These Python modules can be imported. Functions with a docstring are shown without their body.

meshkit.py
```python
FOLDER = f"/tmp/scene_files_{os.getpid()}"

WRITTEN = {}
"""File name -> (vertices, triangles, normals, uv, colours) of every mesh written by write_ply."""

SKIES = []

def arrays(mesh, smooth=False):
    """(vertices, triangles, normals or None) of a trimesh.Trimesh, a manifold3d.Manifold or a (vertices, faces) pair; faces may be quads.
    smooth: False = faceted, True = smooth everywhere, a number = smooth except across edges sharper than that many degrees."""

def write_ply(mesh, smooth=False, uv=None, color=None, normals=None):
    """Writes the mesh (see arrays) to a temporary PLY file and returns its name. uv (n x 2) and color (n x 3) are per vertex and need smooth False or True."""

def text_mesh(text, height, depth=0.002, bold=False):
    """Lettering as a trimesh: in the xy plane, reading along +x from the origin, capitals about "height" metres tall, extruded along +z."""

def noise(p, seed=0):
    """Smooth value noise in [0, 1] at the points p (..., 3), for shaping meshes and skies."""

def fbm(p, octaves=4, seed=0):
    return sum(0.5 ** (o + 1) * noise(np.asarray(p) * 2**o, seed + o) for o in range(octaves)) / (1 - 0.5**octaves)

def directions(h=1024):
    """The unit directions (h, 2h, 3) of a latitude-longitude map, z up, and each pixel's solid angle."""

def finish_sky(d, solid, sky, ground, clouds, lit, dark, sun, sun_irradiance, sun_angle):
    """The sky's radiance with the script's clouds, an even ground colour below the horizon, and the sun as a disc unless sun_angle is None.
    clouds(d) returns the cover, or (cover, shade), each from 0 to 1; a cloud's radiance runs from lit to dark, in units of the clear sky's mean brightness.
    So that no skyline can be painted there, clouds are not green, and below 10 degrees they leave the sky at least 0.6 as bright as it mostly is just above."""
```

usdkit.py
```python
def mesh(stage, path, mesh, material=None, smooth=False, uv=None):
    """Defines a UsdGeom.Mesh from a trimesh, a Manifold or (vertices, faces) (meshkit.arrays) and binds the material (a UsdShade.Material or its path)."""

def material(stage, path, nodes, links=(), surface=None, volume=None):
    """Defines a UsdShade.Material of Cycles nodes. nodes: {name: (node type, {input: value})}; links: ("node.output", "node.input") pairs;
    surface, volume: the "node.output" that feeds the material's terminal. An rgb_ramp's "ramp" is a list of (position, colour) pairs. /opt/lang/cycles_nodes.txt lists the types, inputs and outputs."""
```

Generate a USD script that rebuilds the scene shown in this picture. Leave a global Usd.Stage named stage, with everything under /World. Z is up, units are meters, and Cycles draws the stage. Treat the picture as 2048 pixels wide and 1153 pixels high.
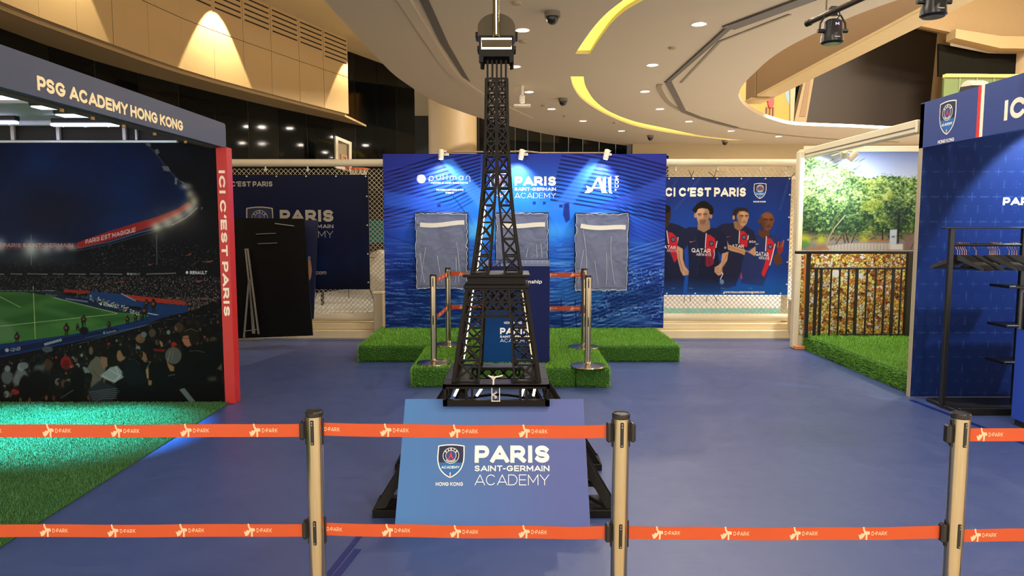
import math, random
import numpy as np, trimesh, shapely, manifold3d as m3
import shapely.geometry as sg, shapely.affinity as sa
from shapely.ops import unary_union
from scipy.spatial import cKDTree
import usdkit, meshkit
from pxr import Usd, UsdGeom, UsdLux, Gf, Sdf, UsdShade, Vt

stage = Usd.Stage.CreateInMemory()
UsdGeom.SetStageUpAxis(stage, UsdGeom.Tokens.z)
UsdGeom.SetStageMetersPerUnit(stage, 1.0)
UsdGeom.Xform.Define(stage, '/World')
UsdGeom.Scope.Define(stage, '/World/Looks')

# ------------------------------------------------------------------ camera, light, exposure
F, PITCH, CAMZ = 1400.0, math.radians(5.14), 1.62        # focal length in pixels of the 2048-wide frame
cam = UsdGeom.Camera.Define(stage, '/World/camera')
cam.CreateHorizontalApertureAttr(36.0)
cam.CreateFocalLengthAttr(36.0 * F / 2048)
cam.AddTranslateOp().Set((0, 0, CAMZ))
cam.AddRotateXOp().Set(90 - math.degrees(PITCH))
cam.CreateExposureAttr(1.35)
cam.CreateClippingRangeAttr((0.05, 500.0))

dome = UsdLux.DomeLight.Define(stage, '/World/mall_glow')             # the lit mall all round, behind the camera and outside the frame
dome.CreateIntensityAttr(0.30)
dome.CreateColorAttr((1.0, 0.93, 0.84))
WARM, COOL = (1.0, 0.80, 0.54), (0.78, 0.88, 1.0)
LAMPS = dict(down=260.0, stage=7.0, tree=7.5, booth=50.0, led=190.0, atrium=680.0)
# ------------------------------------------------------------------ geometry of the view
CP, SP = math.cos(PITCH), math.sin(PITCH)
def ray(px, py):
    x, y = (px - 1024) / F, (576.5 - py) / F
    return np.array([x, CP + y * SP, y * CP - SP])
EYE = np.array([0, 0, CAMZ])
def onY(px, py, Y): d = ray(px, py); return EYE + d * (Y / d[1])
def onZ(px, py, z): d = ray(px, py); return EYE + d * ((z - CAMZ) / d[2])
def onX(px, py, X): d = ray(px, py); return EYE + d * (X / d[0])
def project(P):
    P = np.asarray(P, float) - EYE
    f = P[..., 1] * CP - P[..., 2] * SP; up = P[..., 1] * SP + P[..., 2] * CP
    return 1024 + F * P[..., 0] / f, 576.5 - F * up / f

class Plane:
    def __init__(s, o, u, v):
        s.o, s.u, s.v = (np.array(a, float) for a in (o, u, v)); s.n = np.cross(s.u, s.v)
    def pt(s, a, b, off=0.0):
        a, b = np.asarray(a, float), np.asarray(b, float)
        return s.o + a[..., None] * s.u + b[..., None] * s.v + off * s.n
    def loc(s, px, py):
        d = ray(px, py); t = np.dot(s.o - EYE, s.n) / np.dot(d, s.n); P = EYE + t * d - s.o
        return float(P @ s.u), float(P @ s.v)
def faceY(Y): return Plane((0, Y, 0), (1, 0, 0), (0, 0, 1))

# ------------------------------------------------------------------ prims
USED = {}
def numbered(parent, name):
    k = (parent, name); n = USED.get(k, -1) + 1; USED[k] = n
    return name if n == 0 else f'{name}_{n:03d}'
def tagprim(p, label=None, cat=None, group=None, kind=None):
    for k, x in (('label', label), ('category', cat), ('group', group), ('kind', kind)):
        if x: p.SetCustomDataByKey(k, x)
class Thing:
    def __init__(s, path, o): s.path, s.o = path, np.array(o, float)
    @property
    def prim(s): return stage.GetPrimAtPath(s.path)
def thing(name, label, cat, loc=(0, 0, 0), group=None, kind=None, rotz=0):
    path = '/World/' + numbered('/World', name)
    x = UsdGeom.Xform.Define(stage, path); x.AddTranslateOp().Set(tuple(map(float, loc)))
    if rotz: x.AddRotateZOp().Set(float(rotz))
    tagprim(x.GetPrim(), label, cat, group, kind)
    return Thing(path, loc)
def dup(src, loc, rotz=0, label=None, cat=None, group=None):
    was = src.prim.GetCustomData()
    t = thing(src.path.split('/')[-1].rstrip('0123456789').rstrip('_') if src.path[-3:].isdigit() else src.path.split('/')[-1],
              label or was['label'], cat or was['category'], loc, group or was.get('group'), None, rotz)
    t.prim.GetReferences().AddInternalReference(src.path); t.prim.SetInstanceable(True)
    tagprim(t.prim, label or was['label'], cat or was['category'], group or was.get('group'))
    return t
def obj(name, mesh, mat, parent=None, label=None, cat=None, group=None, kind=None, smooth=False, o=None, color=None):
    base = parent.path if parent else '/World'
    path = base + '/' + numbered(base, name)
    if isinstance(mesh, MB): mesh = mesh.get()
    v, f = (np.array(mesh[0], float), np.array(mesh[1])) if isinstance(mesh, tuple) else (np.array(mesh.vertices, float), np.array(mesh.faces))
    org = parent.o if parent else (np.zeros(3) if o is None else np.array(o, float))
    m = usdkit.mesh(stage, path, (v - org, f), mat, smooth=smooth)
    if parent is None and o is not None:
        UsdGeom.Xformable(m).AddTranslateOp().Set(tuple(map(float, org)))
    if color is not None:
        UsdGeom.PrimvarsAPI(m).CreatePrimvar('print', Sdf.ValueTypeNames.Color3fArray, 'vertex').Set(Vt.Vec3fArray.FromNumpy(np.asarray(color, np.float32)))
    tagprim(m.GetPrim(), label, cat, group, kind)
    return Thing(path, org)
def struct(name, mesh, mat, **k): return obj(name, mesh, mat, kind='structure', **k)

# ------------------------------------------------------------------ materials
def lin(c):
    c = np.asarray(c, float) / 255.0
    return np.where(c <= 0.04045, c / 12.92, ((c + 0.055) / 1.055) ** 2.4)
MATS = {}
def mat(name, c, rough=0.5, metal=0.0, spec=0.5, var=0.06, scale=6.0, bump=0.0, bscale=60.0, emit=0.0, ecol=None, **extra):
    if name in MATS: return MATS[name]
    c = lin(c)
    nodes = {'g': ('geometry', {}), 'n': ('noise_texture', {'scale': scale, 'detail': 4.0}),
             'm': ('mix', {'mix_type': 'mix', 'color1': np.clip(c * (1 - var), 0, 1), 'color2': np.clip(c * (1 + var), 0, 1)}),
             'p': ('principled_bsdf', {'roughness': rough, 'metallic': metal, 'specular_ior_level': spec, **extra})}
    links = [('g.position', 'n.vector'), ('n.fac', 'm.fac'), ('m.color', 'p.base_color')]
    if emit:
        nodes['p'][1]['emission_color'] = lin(ecol) if ecol is not None else c
        nodes['p'][1]['emission_strength'] = emit
    if bump:
        nodes['bn'] = ('noise_texture', {'scale': bscale, 'detail': 3.0}); nodes['b'] = ('bump', {'strength': bump, 'distance': 0.01})
        links += [('g.position', 'bn.vector'), ('bn.fac', 'b.height'), ('b.normal', 'p.normal')]
    MATS[name] = usdkit.material(stage, '/World/Looks/' + name, nodes, links, surface='p.BSDF')
    return MATS[name]
def print_mat(name, rough=0.5, spec=0.04, bump=0.0, bscale=3.0):
    nodes = {'a': ('attribute', {'attribute': 'print'}), 'p': ('principled_bsdf', {'roughness': rough, 'specular_ior_level': spec})}
    links = [('a.color', 'p.base_color')]
    if bump:
        nodes |= {'g': ('geometry', {}), 'bn': ('noise_texture', {'scale': bscale, 'detail': 3.0}), 'b': ('bump', {'strength': bump, 'distance': 0.05})}
        links += [('g.position', 'bn.vector'), ('bn.fac', 'b.height'), ('b.normal', 'p.normal')]
    return usdkit.material(stage, '/World/Looks/' + name, nodes, links, surface='p.BSDF')

# ------------------------------------------------------------------ mesh building
def unit(a): a = np.asarray(a, float); return a / np.linalg.norm(a)
class MB:
    def __init__(s): s.V, s.F, s.n = [], [], 0
    def add(s, v, f):
        v, f = np.asarray(v, float), np.asarray(f, int)
        if f.shape[1] == 4: f = np.vstack([f[:, [0, 1, 2]], f[:, [0, 2, 3]]])
        s.V.append(v); s.F.append(f + s.n); s.n += len(v); return s
    def tm(s, m): return s.add(m.vertices, m.faces)
    def box(s, lo, hi, ch=0.0, R=None, c=None):
        lo, hi = np.minimum(lo, hi).astype(float), np.maximum(lo, hi).astype(float)
        if ch > 0:
            ch = min(ch, (hi - lo).min() * 0.45); P = []
            for k in range(3):
                for sx in (0, 1):
                    for sy in (0, 1):
                        for sz in (0, 1):
                            q = np.where([sx, sy, sz], hi - ch, lo + ch); q[k] = (hi if (sx, sy, sz)[k] else lo)[k]; P.append(q)
            m = m3.Manifold.hull_points(np.array(P)).to_mesh(); v, f = np.array(m.vert_properties[:, :3], float), np.array(m.tri_verts)
        else:
            v = np.array([[x, y, z] for x in (lo[0], hi[0]) for y in (lo[1], hi[1]) for z in (lo[2], hi[2])])
            f = np.array([[0, 1, 3, 2], [4, 6, 7, 5], [0, 4, 5, 1], [2, 3, 7, 6], [0, 2, 6, 4], [1, 5, 7, 3]])
        if R is not None: v = (v - c) @ np.asarray(R).T + c
        return s.add(v, f)
    def bar(s, p0, p1, w, h, up=(0, 0, 1), ch=0.0):
        p0, p1 = np.asarray(p0, float), np.asarray(p1, float); d = p1 - p0; L = np.linalg.norm(d); d = d / L
        a = np.cross(d, up); a = unit(a) if np.linalg.norm(a) > 1e-6 else unit(np.cross(d, (1, 0, 0))); b = np.cross(a, d)
        t = MB().box((0, -w / 2, -h / 2), (L, w / 2, h / 2), ch); v, f = t.raw()
        return s.add(p0 + v[:, :1] * d + v[:, 1:2] * a + v[:, 2:] * b, f)
    def tube(s, pts, r, n=8, cap=True):
        pts = np.asarray(pts, float); r = np.broadcast_to(r, len(pts)); T = np.gradient(pts, axis=0); T /= np.linalg.norm(T, axis=1, keepdims=True)
        a = np.cross(T[0], (0, 0, 1)); a = unit(a) if np.linalg.norm(a) > 1e-3 else np.array([1.0, 0, 0]); rings = []
        for i in range(len(pts)):
            a = unit(a - T[i] * (a @ T[i])); b = np.cross(T[i], a); th = np.arange(n) * 2 * math.pi / n
            rings.append(pts[i] + r[i] * (np.cos(th)[:, None] * a + np.sin(th)[:, None] * b))
        v = np.vstack(rings); i, j = np.meshgrid(np.arange(len(pts) - 1), np.arange(n), indexing='ij'); i, j = i.ravel(), j.ravel(); k = (j + 1) % n
        s.add(v, np.stack([i * n + j, i * n + k, (i + 1) * n + k, (i + 1) * n + j], 1))
        if cap:
            for row, fl in ((0, 1), (len(pts) - 1, 0)):
                f = np.array([[0, q + 1, q] if fl else [0, q, q + 1] for q in range(1, n - 1)]); s.add(rings[row], f)
        return s
    def cyl(s, p0, p1, r, n=16): return s.tube([p0, p1], r, n)
    def lathe(s, prof, c=(0, 0, 0), n=28):
        prof = np.array(prof, float); th = np.arange(n) * 2 * math.pi / n
        v = np.stack([prof[:, :1] * np.cos(th), prof[:, :1] * np.sin(th), np.repeat(prof[:, 1:], n, 1)], -1).reshape(-1, 3) + c
        i, j = np.meshgrid(np.arange(len(prof) - 1), np.arange(n), indexing='ij'); i, j = i.ravel(), j.ravel(); k = (j + 1) % n
        return s.add(v, np.stack([i * n + j, i * n + k, (i + 1) * n + k, (i + 1) * n + j], 1))
    def poly(s, P, pl, depth=0.001, off=0.0):
        for g in getattr(P, 'geoms', [P]):
            if g.geom_type == 'Polygon' and g.area > 1e-9:
                m = trimesh.creation.extrude_polygon(g, depth, engine='earcut')
                s.add(pl.o + m.vertices[:, :1] * pl.u + m.vertices[:, 1:2] * pl.v + (m.vertices[:, 2:] + off) * pl.n, m.faces)
        return s
    def raw(s): return np.vstack(s.V), np.vstack(s.F)
    def get(s):
        v, f = s.raw(); return v, f
def rbox(lo, hi, ch=0.004): return MB().box(lo, hi, ch)
def arcpts(c, r, a0, a1, n=12): return [(c[0] + (r if np.isscalar(r) else r[0]) * math.cos(math.radians(a0 + (a1 - a0) * k / n)), c[1] + (r if np.isscalar(r) else r[1]) * math.sin(math.radians(a0 + (a1 - a0) * k / n))) for k in range(n + 1)]
def ell(cx, cy, rx, ry=None, n=40): return sg.Polygon(arcpts((cx, cy), (rx, ry or rx), 0, 360 - 360 / n, n - 1))

# ------------------------------------------------------------------ a stroke alphabet of geometric capitals
def _g():
    A = arcpts; G = {}
    G['A'] = (1.0, [[(0, 0), (.5, 1), (1, 0)], [(.2, .27), (.8, .27)]])
    G['B'] = (.75, [[(0, 0), (0, 1)], [(0, 1), (.6, 1)] + A((.62, .76), (.3, .24), 90, -90, 8) + [(0, .52)], [(.6, .52)] + A((.66, .26), (.34, .26), 90, -90, 8) + [(0, 0)]])
    G['C'] = (.92, [A((.52, .5), (.52, .5), 42, 318, 20)])
    G['D'] = (.88, [[(0, 0), (0, 1)], [(0, 1), (.42, 1)] + A((.45, .5), (.55, .5), 90, -90, 14) + [(0, 0)]])
    G['E'] = (.7, [[(1, 1), (0, 1), (0, 0), (1, 0)], [(0, .5), (.9, .5)]])
    G['F'] = (.66, [[(1, 1), (0, 1), (0, 0)], [(0, .48), (.9, .48)]])
    G['G'] = (.98, [A((.5, .5), (.5, .5), 42, 350, 22) + [(.99, .45), (.58, .45)]])
    G['H'] = (.84, [[(0, 0), (0, 1)], [(1, 0), (1, 1)], [(0, .5), (1, .5)]])
    G['I'] = (0.0, [[(0, 0), (0, 1)]])
    G['K'] = (.8, [[(0, 0), (0, 1)], [(1, 1), (.05, .42)], [(.3, .58), (1, 0)]])
    G['L'] = (.62, [[(0, 1), (0, 0), (1, 0)]])
    G['M'] = (1.0, [[(0, 0), (0, 1), (.5, .25), (1, 1), (1, 0)]])
    G['N'] = (.86, [[(0, 0), (0, 1), (1, 0), (1, 1)]])
    G['O'] = (1.05, [A((.5, .5), (.5, .5), 0, 360, 28)])
    G['P'] = (.72, [[(0, 0), (0, 1)], [(0, 1), (.6, 1)] + A((.62, .69), (.38, .31), 90, -90, 10) + [(0, .38)]])
    G['Q'] = (1.05, [A((.5, .5), (.5, .5), 0, 360, 28), [(.6, .3), (1, -.02)]])
    G['R'] = (.78, [[(0, 0), (0, 1)], [(0, 1), (.55, 1)] + A((.58, .7), (.38, .3), 90, -90, 10) + [(0, .4)], [(.5, .4), (1, 0)]])
    G['S'] = (.74, [A((.5, .75), (.45, .25), 25, 265, 12) + A((.5, .25), (.48, .25), 85, -155, 12)])
    G['T'] = (.78, [[(0, 1), (1, 1)], [(.5, 1), (.5, 0)]])
    G['U'] = (.82, [[(0, 1), (0, .38)] + A((.5, .38), (.5, .38), 180, 360, 14) + [(1, 1)]])
    G['V'] = (.95, [[(0, 1), (.5, 0), (1, 1)]])
    G['W'] = (1.35, [[(0, 1), (.25, 0), (.5, .9), (.75, 0), (1, 1)]])
    G['Y'] = (.9, [[(0, 1), (.5, .45), (1, 1)], [(.5, .45), (.5, 0)]])
    G['-'] = (.3, [[(0, .42), (1, .42)]]); G['.'] = (0.0, [[(0, 0), (0, .02)]]); G["'"] = (0.06, [[(1, 1), (0, .8)]])
    G[':'] = (0.0, [[(0, 0), (0, .02)], [(0, .6), (0, .62)]]); G['/'] = (.5, [[(0, 0), (1, 1)]])
    return G
GLYPH = _g()
def lettering(text, t=0.2, gap=0.16, wide=1.0):
    """Capitals one unit tall as a polygon; t is the stroke's thickness."""
    x, out, h = 0.0, [], t / 2
    for c in text:
        if c == ' ': x += .38; continue
        w, strokes = GLYPH[c]; w = w * wide * (1 - t * .25)
        G = unary_union([sg.LineString([(h + a * w, h + b * (1 - t)) for a, b in st]).buffer(h, cap_style='square', join_style='mitre', mitre_limit=2.2) for st in strokes])
        if c != 'Q': G = G.intersection(sg.box(-.15, 0, w + t + .15, 1))
        out.append(sa.translate(G, x, 0)); x += w + t + gap * (.55 if c in "A'TYLP" else 1)
    P = unary_union(out); b = P.bounds
    return sa.translate(P, -b[0], 0)
def fit(P, u0, v0, u1, v1, shear=0.0):
    b = P.bounds; P = sa.affine_transform(P, [(u1 - u0) / (b[2] - b[0]), 0, 0, (v1 - v0) / 1.0, u0 - b[0] * (u1 - u0) / (b[2] - b[0]), v0])
    return P
def px_text(pl, text, x0, yb, x1, yt, t=0.2, gap=0.16, wide=1.0):
    u0, v0 = pl.loc(x0, yb); u1, _ = pl.loc(x1, yb); _, v1 = pl.loc(x0, yt)
    return fit(lettering(text, t, gap, wide), u0, v0, u1, v1)

# ------------------------------------------------------------------ flat prints: a fine sheet whose vertices carry the ink
class Print:
    def __init__(s, pl, u0, u1, v0, v1, step, base):
        s.pl = pl; s.nu, s.nv = int((u1 - u0) / step) + 2, int((v1 - v0) / step) + 2
        U, V = np.meshgrid(np.linspace(u0, u1, s.nu), np.linspace(v0, v1, s.nv)); s.U, s.V = U.ravel(), V.ravel()
        s.X, s.Y = project(pl.pt(s.U, s.V)); s.C = np.tile(np.asarray(base, float), (len(s.U), 1))
    def near(s, b, m=0): return np.nonzero((s.X >= b[0] - m) & (s.X <= b[2] + m) & (s.Y >= b[1] - m) & (s.Y <= b[3] + m))[0]
    def mix(s, i, a, c):
        a = np.asarray(a, float)[..., None]; s.C[i] = s.C[i] * (1 - a) + np.asarray(c, float) * a
    def poly(s, P, c, a=1.0, soft=0.0):
        if not hasattr(P, 'geom_type'): P = sg.Polygon(P)
        if not P.is_valid: P = P.buffer(0)
        if P.is_empty: return
        i = s.near(P.bounds, soft)
        if not len(i): return
        if soft:
            pts = shapely.points(s.X[i], s.Y[i]); d = shapely.distance(pts, P.boundary); d = np.where(shapely.contains_xy(P, s.X[i], s.Y[i]), d, -d)
            s.mix(i, a * np.clip(.5 + d / (2 * soft), 0, 1), c)
        else:
            i = i[shapely.contains_xy(P, s.X[i], s.Y[i])]; s.mix(i, np.full(len(i), a), c)
    def ell(s, cx, cy, rx, ry, c, a=1.0, soft=0.25, ang=0.0):
        r = max(rx, ry) * (1 + soft); i = s.near((cx - r, cy - r, cx + r, cy + r)); x, y = s.X[i] - cx, s.Y[i] - cy
        ca, sn = math.cos(math.radians(ang)), math.sin(math.radians(ang)); d = np.hypot((x * ca + y * sn) / rx, (y * ca - x * sn) / ry)
        s.mix(i, a * np.clip((1 - d) / max(soft, 1e-3) + .5, 0, 1), c)
    def glow(s, cx, cy, rx, ry, c, a=1.0):
        i = s.near((cx - 3 * rx, cy - 3 * ry, cx + 3 * rx, cy + 3 * ry)); s.mix(i, a * np.exp(-((s.X[i] - cx) / rx) ** 2 - ((s.Y[i] - cy) / ry) ** 2), c)
    def line(s, pts, w, c, a=1.0):
        L = sg.LineString(pts); i = s.near(L.bounds, w)
        if len(i): d = shapely.distance(shapely.points(s.X[i], s.Y[i]), L); s.mix(i, a * np.clip((w / 2 - d) / .8 + .5, 0, 1), c)
    def text(s, t, x0, yb, x1, yt, c, th=.2, a=1.0, dy=0.0, gap=.16):
        P = fit(lettering(t, th, gap), 0, 0, 1, 1); s.poly(sa.affine_transform(P, [x1 - x0, 0, dy, yt - yb, x0, yb]), c, a, .35)
    def noise(s, sx, sy, seed=0, oct=4): return meshkit.fbm(np.stack([s.X * sx, s.Y * sy, np.zeros_like(s.X)], -1), oct, seed)
    def build(s, name, mat_, parent, gain=1.0, off=0.0005, **k):
        W = s.pl.pt(s.U, s.V, off); i, j = np.meshgrid(np.arange(s.nv - 1), np.arange(s.nu - 1), indexing='ij'); a = (i * s.nu + j).ravel()
        f = np.stack([a, a + 1, a + s.nu + 1, a + s.nu], 1); f = np.vstack([f[:, [0, 1, 2]], f[:, [0, 2, 3]]])
        return obj(name, (W, f), mat_, parent, color=np.clip(lin(np.clip(s.C, 0, 255)) * gain, 0, 1), **k)

# ------------------------------------------------------------------ lamps
def spot(path, pos, aim, power, col=WARM, angle=35, radius=0.03, soft=0.4):
    l = UsdLux.SphereLight.Define(stage, path); l.CreateRadiusAttr(radius); l.CreateIntensityAttr(float(power)); l.CreateColorAttr(col); l.CreateNormalizeAttr(True)
    sh = UsdLux.ShapingAPI.Apply(l.GetPrim()); sh.CreateShapingConeAngleAttr(angle); sh.CreateShapingConeSoftnessAttr(soft)
    return place_light(l, pos, aim)
def place_light(l, pos, aim):
    up = l.GetPrim().GetParent(); base = UsdGeom.XformCache().GetLocalToWorldTransform(up).ExtractTranslation() if up.GetPath() != '/World' else (0, 0, 0)
    z = -unit(np.asarray(aim, float) - pos); x = np.cross((0, 0, 1), z); x = unit(x) if np.linalg.norm(x) > 1e-4 else np.array([1.0, 0, 0]); y = np.cross(z, x)
    m = Gf.Matrix4d(*[*x, 0], *[*y, 0], *[*z, 0], *[*(float(p - b) for p, b in zip(pos, base)), 1]); l.AddTransformOp().Set(m); return l
def disk(path, pos, aim, r, power, col=WARM):
    l = UsdLux.DiskLight.Define(stage, path); l.CreateRadiusAttr(r); l.CreateIntensityAttr(float(power)); l.CreateColorAttr(col); l.CreateNormalizeAttr(True); return place_light(l, pos, aim)
def rect(path, pos, aim, w, h, power, col=WARM):
    l = UsdLux.RectLight.Define(stage, path); l.CreateWidthAttr(w); l.CreateHeightAttr(h); l.CreateIntensityAttr(float(power)); l.CreateColorAttr(col); l.CreateNormalizeAttr(True); return place_light(l, pos, aim)
WHITE_PRINT = mat('white_vinyl', (250, 246, 240), .5, var=.01)
# ================================================================== THE SETTING
CREAM = mat('ceiling_paint', (196, 180, 156), .7, var=.02, scale=1.5)
PANEL = mat('cream_cladding', (178, 150, 106), .42, var=.03, scale=2.0)
WALLC = mat('back_wall_paint', (186, 164, 124), .6, var=.02)
DARK = mat('slot_black', (22, 21, 20), .6)
GLASS = mat('night_glass', (7, 8, 7), .05, spec=.1, var=.5, scale=.6)
GLASS2 = mat('night_glass_green', (14, 14, 10), .06, spec=.12, var=.5, scale=.5)
GREYSLOT = mat('slot_grey', (92, 86, 80), .5)
ALU = mat('mullion_metal', (120, 112, 98), .35, metal=.8)

# floors
fl = usdkit.material(stage, '/World/Looks/blue_carpet_vinyl', {
    'g': ('geometry', {}), 'n1': ('noise_texture', {'scale': 0.7, 'detail': 3.0}), 'n2': ('noise_texture', {'scale': 5.0, 'detail': 6.0, 'roughness': .7}),
    'm1': ('mix', {'color1': lin((52, 70, 124)), 'color2': lin((60, 78, 134))}),
    'mp': ('mapping', {'scale': (1.0, 9.0, 1.0), 'rotation': (0, 0, .5)}), 'n3': ('noise_texture', {'scale': 6.0, 'detail': 8.0, 'roughness': .75}),
    'rr': ('rgb_ramp', {'ramp': [(0, (0, 0, 0)), (.69, (0, 0, 0)), (.78, (1, 1, 1)), (1, (1, 1, 1))]}),
    'mf': ('math', {'math_type': 'multiply', 'value2': .16}),
    'm2': ('mix', {'color2': lin((140, 152, 186))}),
    'r': ('map_range', {'from_min': .3, 'from_max': .7, 'to_min': .36, 'to_max': .48}),
    'bn': ('noise_texture', {'scale': 350.0, 'detail': 2.0}), 'b': ('bump', {'strength': .12, 'distance': .004}),
    'p': ('principled_bsdf', {'specular_ior_level': 1.0})},
    [('g.position', 'n1.vector'), ('g.position', 'n2.vector'), ('g.position', 'mp.vector'), ('mp.vector', 'n3.vector'), ('n1.fac', 'm1.fac'), ('n3.fac', 'rr.fac'), ('rr.color', 'mf.value1'),
     ('mf.value', 'm2.fac'), ('m1.color', 'm2.color1'), ('m2.color', 'p.base_color'), ('n2.fac', 'r.value'), ('r.result', 'p.roughness'),
     ('g.position', 'bn.vector'), ('bn.fac', 'b.height'), ('b.normal', 'p.normal')], surface='p.BSDF')
FY = 9.82                                                            # where the hall's floor ends at the court's kerb
struct('floor', rbox((-9, 2.3, -.1), (9, FY, 0), 0), fl)
struct('floor', rbox((-12, -8, -.1), (14, 2.3, -.004), 0), mat('mall_floor_stone', (222, 206, 176), .25, spec=.5, var=.05, scale=1.5))
COURT = mat('court_grey', (142, 140, 140), .6, var=.04, scale=3)
struct('floor', rbox((-12, FY, -.1), (14, 27.5, .02), 0), COURT)
TEAL = mat('court_teal_paint', (20, 110, 105), .6)
LINE = mat('court_line_white', (225, 222, 215), .6)
b = MB().box((2.6, 12.2, .02), (5.6, 13.4, .024)); struct('trim_1', b, TEAL)
b = MB().bar((-3.4, 12.9, .025), (-.5, 12.9, .025), .06, .004); b.bar((2.3, 13.2, .027), (3.4, 11.2, .027), .06, .004); struct('trim_2', b, LINE)
# tape along seams of the vinyl
TAPE = mat('blue_tape', (20, 40, 112), .25, spec=.7, var=.1, scale=30)
for x0, y0, x1, y1, w in ((650, 1160, 728, 1062, .03), (668, 1160, 716, 1100, .035), (1822, 801, 2060, 893, .045)):
    a, c = onZ(x0, y0, 0), onZ(x1, y1, 0); b = MB().bar(a + (0, 0, .002), c + (0, 0, .002), w, .003); struct('trim_3' if w < .04 else 'trim_4', b, TAPE)

# white lower ceiling with its curved edge, the oval opening, and the strips and slots let into it
CZ = 4.6
edge = [(-2.5, -5), (-2.5, 5), (-2.5, 8.5)] + [tuple(onZ(*p, CZ)[:2]) for p in [(660, 14), (694, 50), (735, 95), (782, 144), (816, 170), (863, 200), (910, 219), (972, 240), (1022, 253), (1097, 269), (1160, 278), (1216, 287)]] + [(4.6, 26.9), (17, 26.9), (17, -5)]
void = [tuple(onZ(*p, CZ)[:2]) for p in [(1760, 12), (1700, 35), (1640, 62), (1580, 92), (1540, 118), (1510, 145), (1490, 165), (1480, 180), (1478, 195), (1490, 212), (1515, 228), (1545, 240), (1580, 249), (1620, 252), (1700, 255), (1760, 258), (1850, 262)]] + [(16, 22.9), (16, 4.2), (10, 4.6), (7.4, 5.9), (5.8, 7.9)]
def smooth(pts, n=6):
    p = np.array(pts); out = []
    for i in range(len(p) - 1):
        p0, p1, p2, p3 = p[max(i - 1, 0)], p[i], p[i + 1], p[min(i + 2, len(p) - 1)]
        for k in range(n):
            t = k / n; out.append(.5 * (2 * p1 + (p2 - p0) * t + (2 * p0 - 5 * p1 + 4 * p2 - p3) * t * t + (3 * p1 - p0 - 3 * p2 + p3) * t ** 3))
    return [tuple(q) for q in out] + [tuple(p[-1])]
edge_s = edge[:2] + smooth(edge[2:-3]) + edge[-3:]
void_s = smooth(void[:17]) + void[17:]
strips_px = [[(1288, 0), (1232, 37), (1197, 81), (1180, 108), (1150, 108), (1191, 50), (1247, 0)],
             [(1141, 153), (1147, 175), (1166, 200), (1204, 225), (1254, 247), (1300, 259), (1367, 270), (1460, 281), (1491, 281), (1406, 272), (1328, 256), (1269, 243), (1222, 225), (1191, 203), (1172, 175), (1167, 153)]]
strips = []
for k, s_ in enumerate(strips_px):
    q = [tuple(onZ(*p, CZ)[:2]) for p in s_]
    if k == 0: strips.append(sg.Polygon(smooth([(2.6, 7.9)] + q[:4], 5) + smooth(q[4:] + [(2.1, 7.7)], 5)).buffer(0))
    else: strips.append(sg.Polygon(smooth(q[:8], 5) + smooth(q[8:], 5)).buffer(0))
slab = sg.Polygon(edge_s).buffer(0).difference(sg.Polygon(void_s).buffer(0))
for s_ in strips: slab = slab.difference(s_)
UP = Plane((0, 0, 0), (1, 0, 0), (0, 1, 0))
ceil = struct('ceiling', MB().poly(slab, UP, .1, CZ), CREAM)
COVE = mat('cove_light', (255, 236, 110), .5, var=.0, emit=.62, ecol=(255, 234, 84))
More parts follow.
